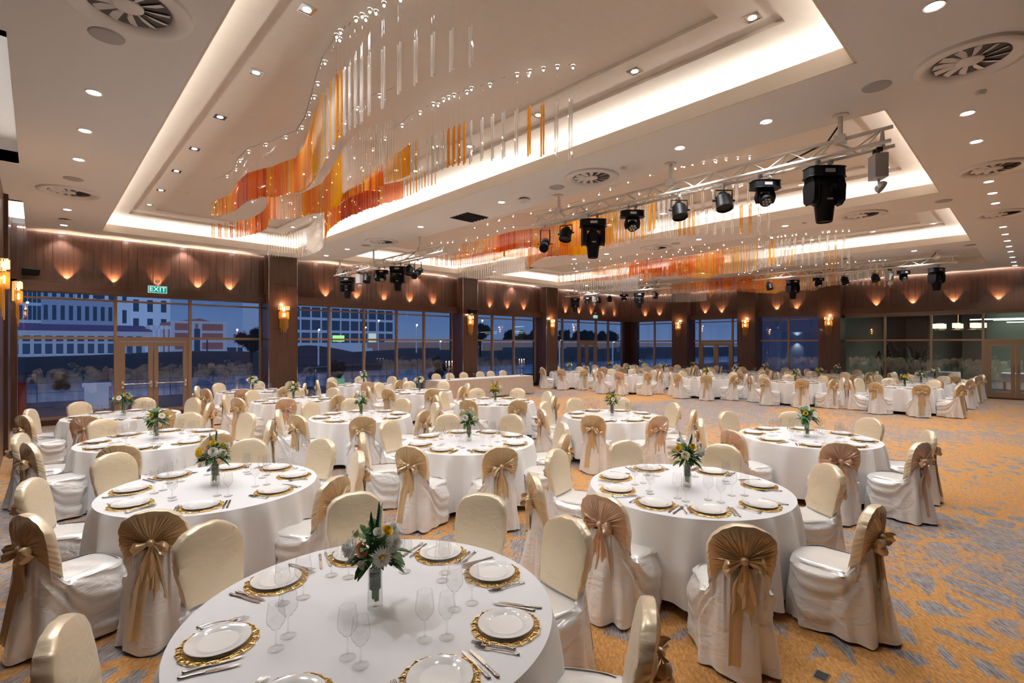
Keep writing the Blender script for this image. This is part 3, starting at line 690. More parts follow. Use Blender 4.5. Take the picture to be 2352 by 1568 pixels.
def XY(px, Y): return onY(px, Y)[0]
def ZY(px, py, Y): return zat(py, onY(px, Y)[1])
def building(name, label, px0, px1, py_top, Y, depth, wallm, rows, cols, zb, mg=(.25,.3), win=X['win'], lit=0, z0=None, wname='window', rowh=None):
    x0, x1 = XY(px0, Y), XY(px1, Y); zt = ZY((px0+px1)/2, py_top, Y)
    t = thing(name, label, 'building', ((x0+x1)/2, Y, zb)); cx_ = (x0+x1)/2
    MB().box(x0-cx_, x1-cx_, 0, depth, 0, zt-zb).build('wall', wallm, t, smooth=False)
    rr = random.Random(len(label)); cw = (x1-x0)/cols; z0 = 0 if z0 is None else z0; rh = rowh or (zt-zb-z0)/rows
    me = MB().box(-cw*(.5-mg[0]), cw*(.5-mg[0]), -.12, 0, rh*mg[1]*.6, rh*(1-mg[1]*.6)).mesh('window', win, smooth=False)
    ml = MB().box(-cw*(.5-mg[0]), cw*(.5-mg[0]), -.12, 0, rh*mg[1]*.6, rh*(1-mg[1]*.6)).mesh('window', X['winl'], smooth=False)
    for r in range(rows):
        for c in range(cols):
            link_mesh(wname, ml if rr.random() < lit else me, t, (x0-cx_+cw*(c+.5), -.01, z0+rh*r))
    return t
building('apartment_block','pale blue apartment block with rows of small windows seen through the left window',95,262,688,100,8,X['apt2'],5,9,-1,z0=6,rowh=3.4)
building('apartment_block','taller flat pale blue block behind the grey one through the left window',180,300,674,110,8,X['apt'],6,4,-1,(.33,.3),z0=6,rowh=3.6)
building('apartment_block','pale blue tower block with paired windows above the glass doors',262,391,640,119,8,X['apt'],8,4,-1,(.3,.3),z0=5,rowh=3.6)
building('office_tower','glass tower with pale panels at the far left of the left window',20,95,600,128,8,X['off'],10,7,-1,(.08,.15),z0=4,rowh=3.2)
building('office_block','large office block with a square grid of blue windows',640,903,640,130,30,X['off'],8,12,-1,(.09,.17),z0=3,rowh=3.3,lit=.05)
# long low hall with purple roof on columns
Yh = 82; x0, x1 = XY(20,Yh), XY(350,Yh); t = thing('long_hall','long low unfinished hall with purple roof on concrete columns across the river','building',(x0,Yh,0))
zt = ZY(180,741,Yh); z1 = ZY(180,758,Yh); z2 = ZY(180,771,Yh)
MB().add([(0,-.3,z1),(x1-x0,-.3,z1),(x1-x0,8,zt),(0,8,zt),(0,-.3,z1-.1),(x1-x0,-.3,z1-.1)],[(0,1,2,3),(0,4,5,1)]).build('roof', X['roof'], t, smooth=False)
MB().box(0,x1-x0,-.2,.2,z2,z1).build('fascia', X['conc'], t, smooth=False)
MB().box(0,x1-x0,7,8,-.6,z1).build('back_wall', X['win'], t, smooth=False)
zs = [ZY(180,y,Yh) for y in (786,816)]
for z in zs: MB().box(0,x1-x0,-.2,7,z-.15,z+.12).build('floor_slab', X['conc'], t, smooth=False)
me = MB().box(-.16,.16,-.22,.1,-1.2,z2).mesh('column', X['conc'], smooth=False)
for k in range(15): link_mesh('column', me, t, (k*(x1-x0)/14,0,0))
# brick shell
Yk = 84; x0, x1, xm = XY(396,Yk), XY(518,Yk), XY(337,Yk)
t = thing('brick_building','unfinished brick building with empty openings to the right of the glass doors','building',(x0,Yk,0))
zr = ZY(455,739,Yk); zp = ZY(455,731,Yk); w_ = x1-x0
wb = MB().box(0,w_,0,10,-1,zr); wb.add([(0,-.05,zr),(w_,-.05,zr-.5),(w_*.5,-.05,zp),(0,10,zr),(w_,10,zr-.5),(w_*.5,10,zp)],[(0,1,2),(0,2,5,3),(1,4,5,2)])
wb.build('brick_wall', X['brick'], t, smooth=False)
for k in range(5):
    z = zr - k*(zr+1)/4.6; MB().box(-.2,w_+.2,-.15,.1,z-.25,z+.1).build('floor_slab', X['conc'], t, smooth=False)
for u in (0,.37,.5,.98): MB().box(w_*u-.2,w_*u+.25,-.17,.1,-1,zr).build('column', X['conc'], t, smooth=False)
for k in range(4):
    for u in (.40,.66): 
        if u == .66 and k not in (1,2): continue
        z = zr-1.0 - k*(zr+1)/4.6; MB().box(w_*(u-.01),w_*(u+.1 if u<.5 else u-.04),-.2,0,z-1.6,z).build('opening', X['win'], t, smooth=False)
MB().box(xm-x0,0,.5,.9,ZY(370,747,Yk)-.5,ZY(370,747,Yk)).box(xm-x0,0,.5,.9,2,2.5).build('side_beams', X['conc'], t, smooth=False)
for k in range(5): MB().box((xm-x0)*(k+.3)/5,(xm-x0)*(k+.3)/5+.35,.5,.9,-1,ZY(370,747,Yk)).build('column', X['conc'], t, smooth=False)
# bridge
Yg = 105; x0, x1 = XY(885,Yg), 320
t = thing('road_bridge','long concrete road bridge crossing beyond the middle windows','bridge',(x0,Yg,0))
MB().box(0,x1-x0,0,9,ZY(1100,798,Yg),ZY(1100,786,Yg)).build('deck', X['bridge'], t, smooth=False)
MB().box(0,x1-x0,-.1,.1,ZY(1100,786,Yg),ZY(1100,782,Yg)).build('parapet', X['conc'], t, smooth=False)
for px in (905,1060,1152,1300,1420): 
    x = XY(px,Yg)-x0; MB().box(x-1.3,x+1.3,1,8,-1.2,ZY(1100,798,Yg)).build('pier', X['bridge'], t, smooth=False)
# trees: irregular crowns
def crown(seed, w_, h, n=900, s=.18, flat=1):
    rr = random.Random(seed); mb = MB()
    blobs = [(rr.uniform(-.32,.32)*w_, rr.uniform(-.3,.3)*w_*flat, rr.uniform(.25,.85)*h, rr.uniform(.16,.28)*w_) for _ in range(12)]
    for _ in range(n):
        b = rr.choice(blobs); a = rr.uniform(0,2*pi); c = rr.uniform(-1,1); q = math.sqrt(1-c*c); r = b[3]*rr.uniform(.75,1.08)
        p = (b[0]+r*q*cos(a), b[1]+r*q*sin(a)*flat, b[2]+r*c)
        d = [rr.uniform(-1,1) for _ in range(6)]; k = s*h*.5
        mb.add([p,(p[0]+d[0]*k,p[1]+d[1]*k,p[2]+d[2]*k),(p[0]+d[3]*k,p[1]+d[4]*k,p[2]+d[5]*k)],[(0,1,2)])
    for b in blobs: mb.ball((b[0],b[1],b[2]), b[3]*.85, 8, 6)
    return mb
def tree(px, py0, py1, wpx, Y, label, trunk=True, cat='tree', name='tree'):
    x, d = onY(px, Y); z0, z1 = zat(py0, d), zat(py1, d); w_ = wpx/F*d
    t = thing(name, label, cat, (x, Y, z0))
    crown(int(px), w_, z1-z0, 3500 if Y < 60 else 700, .055 if Y < 60 else .18).build('crown', X['tree'], t, smooth=False)
    if trunk: MB().cyl((0,0,-.4),(0,0,(z1-z0)*.5),.05*w_,8).build('trunk', X['tree'], t)
tree(577,838,728,62,36,'dark leafy tree outside the left window beside the wood pillar')
tree(1103,812,738,46,50,'tall dark tree outside just right of the second wood pillar')
tree(777,872,827,42,27,'round dark shrub outside the second window',False,'shrub','shrub')
tree(1007,880,815,40,28,'dark shrub outside at the right of the second window',False,'shrub','shrub')
tree(142,905,850,36,22,'dark bushy shrub in the left window behind the glass',False,'shrub','shrub')
for i,(px,t_) in enumerate(((1172,'leftmost'),(1200,'second'),(1225,'third'))): tree(px,790,757+i*2,38,120,'distant dark tree beyond the bridge in the third window, %s' % t_,False)
for i,(px,t_) in enumerate(((1296,'leftmost'),(1325,'second'),(1352,'third'),(1380,'fourth'),(1404,'rightmost'))): tree(px,790,758+(i%2)*4,36,120,'distant dark tree in the window by the far corner, %s' % t_,False)
# street lamps
def lampost(px, py, Y, label, pole=True, s=.28, m='lamp'):
    x, d = onY(px, Y); z = zat(py, d); t = thing('street_lamp', label, 'street light', (x, Y, -.8))
    MB().ball((0,0,z+.8), s*d/60, 10, 8).build('lamp_head', X[m], t)
    if pole: MB().cyl((0,.2,0),(0,.2,z+.8),.09,6).build('pole', X['conc'], t)
for a in ((733,757,60,'glowing street lamp left of the green billboard'),(840,752,64,'glowing street lamp right of the green billboard'),(958,746,66,'tall glowing street lamp in the fourth pane of the second window'),(870,736,90,'small glowing street lamp high in front of the office block'),(1108,736,90,'glowing street lamp above the tree in the third window'),(545,757,90,'small glowing street lamp beyond the brick building'),(1012,783,100,'tiny glowing lamp on the bridge')): lampost(*a, s=.085)
lampost(1288,782,40,'white lamp post outside near the far corner window',True,.09,'lampw'); lampost(1410,784,40,'white lamp post outside right of the far glass doors',True,.09,'lampw')
x, d = onY(778,90); t = thing('billboard','small glowing green and yellow billboard in front of the office block','billboard',(x,90,0))
MB().box(-1.1,1.1,0,.2,zat(784,d),zat(770,d)).build('screen', X['bill'], t, smooth=False); MB().cyl((0,.1,-.6),(0,.1,zat(784,d)),.1,6).build('post', X['conc'], t)
# terrace things behind the left glass
x, d = onY(222, 21.5); t = thing('stone_pedestal','white square pedestal outside behind the left window','pedestal',(x,21.5,-.03))
MB().box(-.3,.3,-.2,.2,0,.72).build('shaft', X['conc'], t, smooth=False); MB().box(-.36,.36,-.26,.26,.72,.82).build('cap', X['conc'], t, smooth=False)
x, d = onY(46, 19.2); t = thing('fire_hydrant_cabinet','dark red fire hydrant post outside the left window edge','hydrant',(x,19.2,-.03))
MB().box(-.13,.13,-.1,.1,0,1.0).build('body', X['red'], t, smooth=False); MB().lathe([(.1,1.0),(.1,1.06),(.0005,1.1)],14).build('cap', X['red'], t)
rl = thing('terrace_railing','thin metal railing along the terrace edge outside the windows','railing',(0,24.8,-.03))
rb = MB()
for z in (.35,.7,1.05): rb.cyl((-8,0,z),(70,0,z),.009,5)
rb.build('rails', M['black2'], rl)
me = MB().box(-.012,.012,-.012,.012,0,1.07).mesh('post', M['black2'], smooth=False)
for k in range(40): link_mesh('post', me, rl, (-8+k*2,0,0))
# ---- beyond the right wall: service yard and lit restaurant
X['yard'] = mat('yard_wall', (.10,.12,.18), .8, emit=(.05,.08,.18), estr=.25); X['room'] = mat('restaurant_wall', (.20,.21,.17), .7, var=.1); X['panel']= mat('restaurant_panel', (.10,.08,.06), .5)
ya = MB().box(44,44.3,7.0,17.3,-.05,6)
for q in (8.0,10.4,12.4,14.6): ya.box(43.7,44,q,q+.35,-.05,6)
ya.box(43.6,44.0,7,17.3,3.0,3.3)
ya = ya; tag(ya.build('courtyard_wall', X['yard'], smooth=False), kind='structure')
wl_ = thing('wall_lamp','small up and down wall lamp on the blue courtyard wall outside','light',(43.9,onX(1830,43.9)[0],zat(779,onX(1830,43.9)[1])))
MB().box(-.08,.05,-.15,.15,-.06,.06).build('lamp_body', M['grey'], wl_, smooth=False)
for s in (1,-1): spot((43.8,onX(1830,43.9)[0],zat(779,onX(1830,43.9)[1])+.12*s), 60, 100, (.95,1,.9), .03, .8, rot=(pi if s>0 else 0,0,0))
rm = MB().box(40,40.2,-14,7.0,0,4.4).box(27.4,40,-14,7,4.0,4.2).box(30,40.2,7,7.2,0,4.4).box(27,40,-14.2,-14,0,4.4)
tag(rm.build('restaurant_shell', X['room'], smooth=False), kind='structure')
for i,(y,w_) in enumerate(((5.2,.5),(2.6,.5),(-.5,.5),(-4,.5))):
    tag(MB().box(39.2,39.9,y-w_,y+w_,0,4).build('restaurant_column', X['panel'], smooth=False), kind='structure')
X['strip'] = emis('restaurant_strip', (.85,1,.85), 5)
for i,(x,y0,y1) in enumerate(((34,-9,2.4),(37.5,-9,1.2),(39.5,-9,1.8))):
    tag(MB().box(x,x+.12,y0,y1,(3.28,3.22,3.42)[i],(3.33,3.26,3.46)[i]).build('light_strip', X['strip'], smooth=False), ['nearest','middle','farthest'][i]+' bright ceiling light strip in the restaurant behind the right glass','light strip','light strips in the restaurant beyond the glass')
ch = thing('drum_chandelier','chandelier with pale drum shades in the restaurant behind the right glass','chandelier',(33.5,onX(2200,33.5)[0],0))
X['shade'] = emis('drum_shade', (1,.95,.75), 1.3)
zc = zat(748, onX(2200,33.5)[1])
for k in range(8):
    a = 2*pi*k/8; MB().lathe([(.16,-.12),(.16,.12)],14).build('lamp_shade', X['shade'], ch, loc=(.65*cos(a),.9*sin(a),zc))
MB().tube([(.65*cos(2*pi*k/16),.9*sin(2*pi*k/16),zc-.2) for k in range(16)], .02, 6, closed=True).cyl((0,0,zc-.2),(0,0,4),.02,6).build('ring', M['brass'], ch)
pl = mat('planter_leaf',(.02,.05,.02),.6)
for i,(y,l) in enumerate(((5.2,'left'),(3.9,'right'))):
    t = thing('potted_palm','dark potted palm beyond the right glass, %s one' % l,'plant',(29.5,y,0))
    MB().lathe([(.0005,0),(.2,0),(.26,.5),(.22,.5)],16).build('pot', M['ceiling'], t)
    lf = MB(); rr = random.Random(i)
    for k in range(16):
        a = rr.uniform(0,2*pi); r_ = rr.uniform(.5,.8); h = rr.uniform(.9,1.7)
        P = [(r_*u*cos(a), r_*u*sin(a), .5+h*sin(u*2.2)) for u in (0,.25,.5,.75,1)]
        for j in range(4):
            w_ = .05*(1-abs(j-1.5)/3); p, q = P[j], P[j+1]; lf.add([(p[0]-w_*sin(a),p[1]+w_*cos(a),p[2]),(p[0]+w_*sin(a),p[1]-w_*cos(a),p[2]),(q[0]+w_*sin(a),q[1]-w_*cos(a),q[2]),(q[0]-w_*sin(a),q[1]+w_*cos(a),q[2])],[(0,1,2,3)])
    lf.build('fronds', pl, t, smooth=False)
ld = bpy.data.lights.new('restaurant_light','AREA'); ld.size=4; ld.energy=420; ld.color=(.95,1,.8); lo = bpy.data.objects.new('restaurant_light', ld); C.objects.link(lo); lo.location=(35,-2,3.88)
for i,(x,y,l) in enumerate(((31.5,3.2,'leftmost'),(32.5,.6,'middle'),(31.5,-1.8,'rightmost'))):
    t = thing('restaurant_table','small table with white cloth in the restaurant beyond the glass, %s one' % l,'table',(x,y,0),0,'tables in the restaurant beyond the glass')
    MB().box(-.6,.6,-.6,.6,.70,.75).box(-.61,.61,-.61,.61,.35,.70).build('tablecloth', M['linen'], t, smooth=False)
    for sx_ in (-1,1):
        for sy_ in (-1,1): MB().box(sx_*.5-.03,sx_*.5+.03,sy_*.5-.03,sy_*.5+.03,0,.7).build('leg', M['black2'], t, smooth=False)
# ------------------------------------------------------------------ banquet chair
def chair_outline(n=120):
    pts = []; zt, zs, zb = .938, .745, .50
    def hw(z): return .178 + .022*sm(zb, .72, z)
    for i in range(n+1):
        s = i/n
        if s < .27: z = lerp(zb, zs, s/.27); x = -hw(z)
        elif s > .73: z = lerp(zs, zb, (s-.73)/.27); x = hw(z)
        else:
            a = pi*(1-(s-.27)/.46); x = .200*se(cos(a), 2.35); z = zs + (zt-zs)*abs(sin(a))**(2/2.35)
        pts.append((x, z, s))
    return pts
def lean(z): return -.212 - .17*(z-.47)
def cover_mesh(seed):
    # satin cover: rolled seat edge, hanging skirt with swags, gathered tent at the back
    rr = random.Random(seed); ph = [rr.uniform(0,6.28) for _ in range(8)]; mb = MB()
    def fn(u, v0):
        a = 2*pi*u; c, s = cos(a), sin(a); v = max(0, (v0-.10)/.90); pre = max(0, 1-v0/.10)
        back = sm(-.58, -.93, s)
        h = lerp(.470, .69, back)
        tx, ty = .220*se(c, 3.4), .226*se(s, 3.4)
        bx_, by_ = lerp(tx, .188*se(c,3.2), back), lerp(ty, lean(h)-.045, back)
        if pre > 0:
            k = 1-.11*pre; return (bx_*k, (by_*k if s > -.5 else by_*k), lerp(h, .472, pre) if back > 0 else h+.016*sin(pre*pi*.5))
        fl = .020*sin(7*a+ph[0]) + .014*sin(11*a+ph[1])
        hx, hy = (.250+fl)*se(c, 3.2), (.24+fl*.8)*se(s, 3.2)
        if s < 0: hy *= 1 + .62*sm(0,-1,s)
        hem = .010 + .05*max(0, cos(2*a+pi))**3*(1-back) + .018*abs(sin(3*a+ph[2]))
        e = v**(.75 if s > .3 else 1.0)
        x, y, z = lerp(bx_, hx, e), lerp(by_, hy, e), lerp(h, hem, v)
        amp = .012*sm(.05,.9,v)
        fold = lambda q: .85*sin(q)+.3*sin(2*q+.6)
        d = amp*(.8*fold(9*a+ph[3]+1.2*v)+.6*sin(17*a+ph[4]-2*v))
        side = sm(.35,.8,abs(c))*sm(.99,.72,abs(s))
        ss = (s+1)/2; sag = 4*ss*(1-ss)
        zl = lerp(.72,.478,ss**.55)
        g = (zl - z)/(.06+.47*sag)
        env = sm(0,.10,g)*sm(1.25,.55,g)
        gg = 2.1*max(0,g)**.8 + .25*sin(3*ss+ph[5]) + ph[6]*.1
        d = d*(1-.8*side*env) + side*env*(.016*fold(2*pi*gg) + .006*sin(2*pi*2.7*gg+ph[7]) + .024*sin(pi*min(1,g))*sag)
        d += back*(.008*fold(19*a+ph[6])+.004*sin(31*a))*sm(.95,.0,v)
        x += d*c; y += d*s
        return (x, y, z)
    mb.grid(fn, 150, 34, cu=True)
    def seat(u, v):
        a = 2*pi*u; r = v
        x, y = .216*se(cos(a),3.4)*r, .222*se(sin(a),3.4)*r
        z = .474 + .014*(1-r**4) + .003*sin(18*x+9*y+ph[0])*r + .002*sin(40*y-14*x+ph[1])
        return (x, y, z)
    mb.grid(seat, 48, 9, cu=True)
    return mb
def back_mesh():
    mb = MB(); o = [(x*.97, z if z > .51 else .43, s) for x, z, s in chair_outline(60)]
    n = len(o)
    for sgn in (1, -1):
        mb.add([(0, lean(.6)+sgn*.03, .6)] + [(x, lean(z)+sgn*.027, z-.006) for x, z, s in o], [(0,i+1,i+2) if sgn < 0 else (0,i+2,i+1) for i in range(n-1)] + [((0,n,1) if sgn < 0 else (0,1,n))])
    mb.add([(x, lean(z)+k*.027, z-.006) for x, z, s in o for k in (1,-1)], [(2*i,2*i+1,2*i+3,2*i+2) for i in range(n-1)])
    return mb
KZ = .735
def sash_mesh(seed):
    rr = random.Random(seed); ph = [rr.uniform(0,6.28) for _ in range(6)]; mb = MB(); n = 210; o = chair_outline(n)
    nf, ne, nb = 8, 4, 13
    rows = nf + ne + nb; vs = []
    for x, z, s in o:
        w_ = sm(0,.06,s)*sm(1,.94,s)
        for k in range(rows):
            if k < nf:                                    # smooth front
                r = k/(nf-1); px, pz = lerp(0, x, r), lerp(.50, z, r)
                wr = .0022*sin(30*pz+6*px+2*sin(5*px+ph[0])) + .0022*(1-2*abs(sin(22*pz-9*px+ph[1]))**.6)*sm(.5,.9,pz) + .0015*sin(60*pz-14*px+ph[2])
                y = lean(pz) + .036 + .013*(1-r**3) + wr*(1-r*.4); p = (px, y, pz)
            elif k < nf+ne:                               # rolled edge
                q = (k-nf+1)/(ne+1); th = pi*q; nx = x/.2; nz = max(0,(z-.775)/.16)
                zb = .935-(.935-z)*.74; pz = lerp(z, zb, q); e = .013*sin(th)
                rip = (.0028*q*sin(2*pi*s*17+2*sin(9*s+ph[2]))+.0022*sin(2*pi*s*5+ph[3]))*w_
                p = (x + (e+rip)*nx*(1 if nz < .7 else .5), lean(pz)+.036*cos(th), pz + (e+rip)*nz)
            else:                                         # pleats drawn to the knot
                r = (k-nf-ne+1)/nb; zb = .935-(.935-z)*.74
                kx, kz = lerp(x, .016*(x/.2), r), lerp(zb, KZ+.012*((z-.7)/.2), r)
                q1 = s*21 + .55*sin(2*pi*s*2.3+ph[3]) + .25*sin(2*pi*s*5.1+ph[5]) + .12*r
                pl = (1-2*abs(sin(pi*q1))**.75)*.75*(.6+.4*sin(2*pi*s*3.7+ph[1])) + .35*sin(2*pi*s*43+ph[4]+2*r) + .9*sin(2*pi*s*3.1+ph[0])*sin(pi*r)
                am = .0072*sm(0,.30,r)*sm(1.02,.72,r)
                p = (kx, lean(kz)-.036 - .028*r**1.6 - .012*sin(pi*min(1,r*1.05)) + am*pl, kz)
            vs.append(p)
    fs = [(i*rows+k, i*rows+k+1, (i+1)*rows+k+1, (i+1)*rows+k) for i in range(n) for k in range(rows-1)]
    mb.add(vs, fs); return mb
def bow_mesh(seed):
    rr = random.Random(seed); mb = MB(); by = lean(KZ)-.075
    mb.ball((0, by-.004, KZ), .027, 12, 8, .95)
    for sg in (-1, 1):
        L_, dr, tw = rr.uniform(.095,.125), rr.uniform(.01,.05), rr.uniform(-.25,.25); ph = rr.uniform(0,6)
        def loop(u, v):
            t = pi*u; out = sin(t)**.75; wd = .016+.060*sin(t)**1.1
            x = sg*(.010+L_*out); y = by - .004 - .034*sin(2*t) - .012*out; zc = KZ - dr*out + .012*sin(2*t)
            q = v-.5; z = zc + q*wd*2*.62; x -= sg*abs(q)**2*.07*out; y += (.011*sin(9*q+ph+4*u)+.006*sin(21*q+7*u))*out; z += .006*sin(13*u+ph+3*q)*out
            return (x, y+q*tw*.06, z+q*tw*.02)
        mb.grid(loop, 26, 8)
    for sg, ln in ((-1, rr.uniform(.25,.34)), (1, rr.uniform(.30,.42))):
        xo, ph = rr.uniform(.015,.045)*sg, rr.uniform(0,6)
        def tail(u, v):
            q = v-.5; z = KZ - .01 - ln*u - .07*u*abs(v-.15 if sg>0 else v-.85); wd = .018+.058*sm(0,.55,u)
            y = lean(max(z,.3)) - .085 - .05*u + .011*sin(11*q+ph)*sm(0,.3,u)+.006*sin(9*u+ph)
            return (xo*u*1.5 + q*wd*2*.75 + .006*sin(6*u+ph), y, z)
        mb.grid(tail, 18, 10)
    return mb
def sheer_mesh(seed):                                     # long loose end of the sash over the cover
    rr = random.Random(seed); ph = rr.uniform(0,6); xo = rr.uniform(-.05,.05); mb = MB()
    def tail(u, v):
        q = v-.5; z = KZ-.03-.60*u; wd = .02+.075*sm(0,.5,u)
        return (xo*u+q*wd*2*.8, lerp(lean(KZ)-.055, -.395, u**1.1)+.007*sin(14*q+ph)*sm(0,.3,u), max(.02, z))
    mb.grid(tail, 16, 8); return mb
COVERS = [cover_mesh(s).mesh('seat_cover', M['white']) for s in (1,2,3)]
BACK = back_mesh().mesh('backrest', M['white2'])
def sash_two(seed, m):
    mb = sash_mesh(seed); me = mb.mesh('sash_cap', [M['sash_lit'], m], True); rows = 25; nf = 8
    idx = []
    for i in range(210):
        for k in range(rows-1): idx.append(0 if k < nf+3 else 1)  # front and rim get the painted lit tone, back pleats the sash colour
    me.polygons.foreach_set('material_index', idx); return me
SASH = [(sash_two(11, M['gold']), bow_mesh(21).mesh('bow', M['gold'])), (sash_two(12, M['rose']), bow_mesh(22).mesh('bow', M['rose'])), (sash_two(13, M['gold']), bow_mesh(23).mesh('bow', M['gold'])), (sash_two(14, M['gold']), bow_mesh(25).mesh('bow', M['gold']))]
SHEER = [sheer_mesh(31).mesh('sash_tail', M['gold']), sheer_mesh(32).mesh('sash_tail', M['rose'])]
LEGM = MB().cyl((0,0,0),(0,0,.44),.012,8).mesh('leg', M['steel'])
PROTO = []
for ci in range(3):
    for si in range(4):
        t = thing('banquet_chair', 'x', 'chair', (0,0,0))
        link_mesh('seat_cover', COVERS[ci], t); link_mesh('backrest', BACK, t)
        c = link_mesh('sash_cap', SASH[si][0], t); link_mesh('bow', SASH[si][1], c)
        if (ci+si) % 2 == 0: link_mesh('sash_tail', SHEER[1 if si == 1 else 0], c)
        for sx_ in (-.17,.17):
            for sy_ in (-.17,.17): link_mesh('leg', LEGM, t, (sx_, sy_, 0))
        PROTO.append([t, False, si])
cr2 = random.Random(5)
def place_chair(x, y, rz, label, group, near=False):
    i = cr2.randrange(12)
    p = PROTO[i]; rose = p[2] == 1
    if not near and cr2.random() < .0: pass
    lab = ('satin chair with rose-gold bow, ' if rose else 'satin chair with gold bow, ') + label
    if not p[1]:
        p[1] = True; r = p[0]; r.location = (x, y, 0); r.rotation_euler.z = rz; r['label'] = lab; r['group'] = group; return r
    return dup(p[0], (x, y, 0), rz, lab, group, 'chair')

# ------------------------------------------------------------------ tables
TR_ = .90
def cloth_mesh(seed, hem=.085, R_=TR_):
    rr = random.Random(seed); ph = [rr.uniform(0,6.28) for _ in range(6)]; mb = MB(); nr, nd = 6, 16
    def fn(u, v):
        a = 2*pi*u; k = v*(nr+nd-1)
        if k < nr: r = R_*.985*(k/nr)**.8; return (r*cos(a), r*sin(a), .7535)
        t = (k-nr)/(nd-1)
        z = lerp(.752, hem+.01*sin(5*a+ph[3]), t) - (0 if t > 0 else 0)
        f = (1-abs(sin(9.5*a+ph[0]+1.6*sin(2*a+ph[1])))**.8)*(.55+.45*sin(3*a+ph[4])); f2 = (.5+.5*sin(17*a+ph[0]+1.8*sin(2*a+ph[1])))**2.2*(.5+.5*abs(sin(1.5*a+ph[4]))); g = .5+.5*sin(9*a+ph[2])
        r = R_ + .006*min(1,t*8) + t**.6*(.125*f2 + .012*g) + .008*t
        if t < .07: z -= 0
        return (r*cos(a), r*sin(a), z)
    mb.grid(fn, 240, nr+nd, cu=True); return mb
CL = [cloth_mesh(s).mesh('tablecloth', M['linen']) for s in (1,2)]
tp = thing('round_table', 'x', 'table'); tp['group'] = 'round banquet tables under white cloths'
MB().lathe([(.0005,.715),(.885,.715),(.89,.72),(.89,.745),(.885,.75),(.0005,.75)],48).build('tabletop', M['woodd'], tp)
for k in range(4):
    a = pi/4+k*pi/2; MB().cyl((.62*cos(a),.62*sin(a),0),(.6*cos(a),.6*sin(a),.72),.022,8).build('leg', M['black2'], tp)
# ---- tableware masters
def charger():
    mb = MB(); rr = random.Random(4)
    mb.lathe([(.125,.002),(.128,.005),(.134,.006),(.137,.002)], 48)
    for k in range(18):
        a = 2*pi*k/18; r0 = .150
        for sgn in (1,-1):
            pts = []
            for j in range(11):
                t = j/10; th = a + sgn*(.03+.10*(1-t)*1) ; sp = t*4.6
                rad = .013*(1-t*.72)
                pts.append(((r0+rad*sin(sp+.4))*cos(a+sgn*(.085-rad*cos(sp)/.15)), (r0+rad*sin(sp+.4))*sin(a+sgn*(.085-rad*cos(sp)/.15)), .004+.002*sin(t*3)))
            mb.tube(pts, .0026, 5)
        mb.tube([(.136*cos(a),.136*sin(a),.004),(.152*cos(a),.152*sin(a),.008),((.166+.004*(k%2))*cos(a),(.166+.004*(k%2))*sin(a),.004)],[.003,.004,.0022],5)
    mb.tube([((.159+.004*sin(k*.75))*cos(2*pi*k/72),(.159+.004*sin(k*.75))*sin(2*pi*k/72),.004) for k in range(72)], .0026, 5, closed=True)
    mb.tube([((.143+.0025*sin(k*1.57))*cos(2*pi*k/72),(.143+.0025*sin(k*1.57))*sin(2*pi*k/72),.004) for k in range(72)], .0024, 5, closed=True)
    return mb
CHG = charger().mesh('charger', M['giltm'])
PLT = MB().lathe([(.0005,.010),(.078,.010),(.086,.012),(.090,.016),(.126,.021),(.131,.0225),(.133,.021),(.131,.018),(.09,.012),(.08,.006),(.0005,.006)],56).mesh('dinner_plate', M['china'])
def wineglass(h, rb, rt, zb):
    pr = [(.0005,.001),(.034,.001),(.036,.0025),(.030,.0045),(.010,.009),(.0042,.016),(.0035,.05),(.0038,zb-.012),(.008,zb),(.020,zb+.006)]
    n = 12
    for i in range(1, n+1):
        t = i/n; z = lerp(zb+.006, h, t); r = (rb*math.sin(min(pi*.5, (t+.04)*pi*1.35))**.8 if t < .33 else lerp(rb, rt, sm(.30,1.05,t)**1.2)); pr.append((max(.02,r), z))
    pr += [(rt-.0012, h+.0006), (rt-.0022, h-.001)]
    return MB().lathe(pr, 32)
G1 = wineglass(.222,.043,.034,.095).mesh('wine_glass', M['glass']); G2 = wineglass(.205,.039,.031,.088).mesh('wine_glass', M['glass'])
def knife(L_=.225):
    mb = MB(); h = L_*.42
    mb.grid(lambda u,v:((.0062+.0022*sin(u*9)*(.4) + .002*(1-u))*cos(2*pi*v), lerp(0,h,u), .005+.0035*sin(2*pi*v)), 10, 10, cv=True)
    mb.ball((0,.002,.005),.0085,8,6,.6)
    pts = [(-.007,h,0),(.007,h,0),(.0095,h+.03,0),(.0095,L_-.03,0),(.002,L_,0),(-.006,L_-.02,0),(-.0065,h+.02,0)]
    mb.add([(x,y,.004) for x,y,z in pts]+[(x,y,.0065) for x,y,z in pts], [tuple(range(6,-1,-1)),tuple(range(7,14))]+[(i,(i+1)%7,7+(i+1)%7,7+i) for i in range(7)])
    return mb
def fork(L_=.20):
    mb = MB(); h = L_*.60
    mb.grid(lambda u,v:((.0038+.0035*(1-u)**2+.0015*sin(u*14)*(1-u))*cos(2*pi*v), lerp(0,h,u), .005+.004*sin(pi*u)+.0026*sin(2*pi*v)), 12, 8, cv=True)
    mb.ball((0,.002,.005),.0085,8,6,.6)
    def pl(u, v):
        w_ = lerp(.004,.0125,sm(0,.75,u)); return ((v-.5)*2*w_, lerp(h,h+L_*.17,u), .006-.003*sin(pi*u))
    mb.grid(pl, 7, 5)
    for k in range(4):
        x = (k-1.5)*.0068; mb.tube([(x,h+L_*.165,.006),(x,L_*.88,.005),(x*.96,L_,.009)],[.0019,.0018,.0010],5)
    return mb
KN, FK = knife().mesh('table_knife', M['steel']), fork().mesh('table_fork', M['steel'])

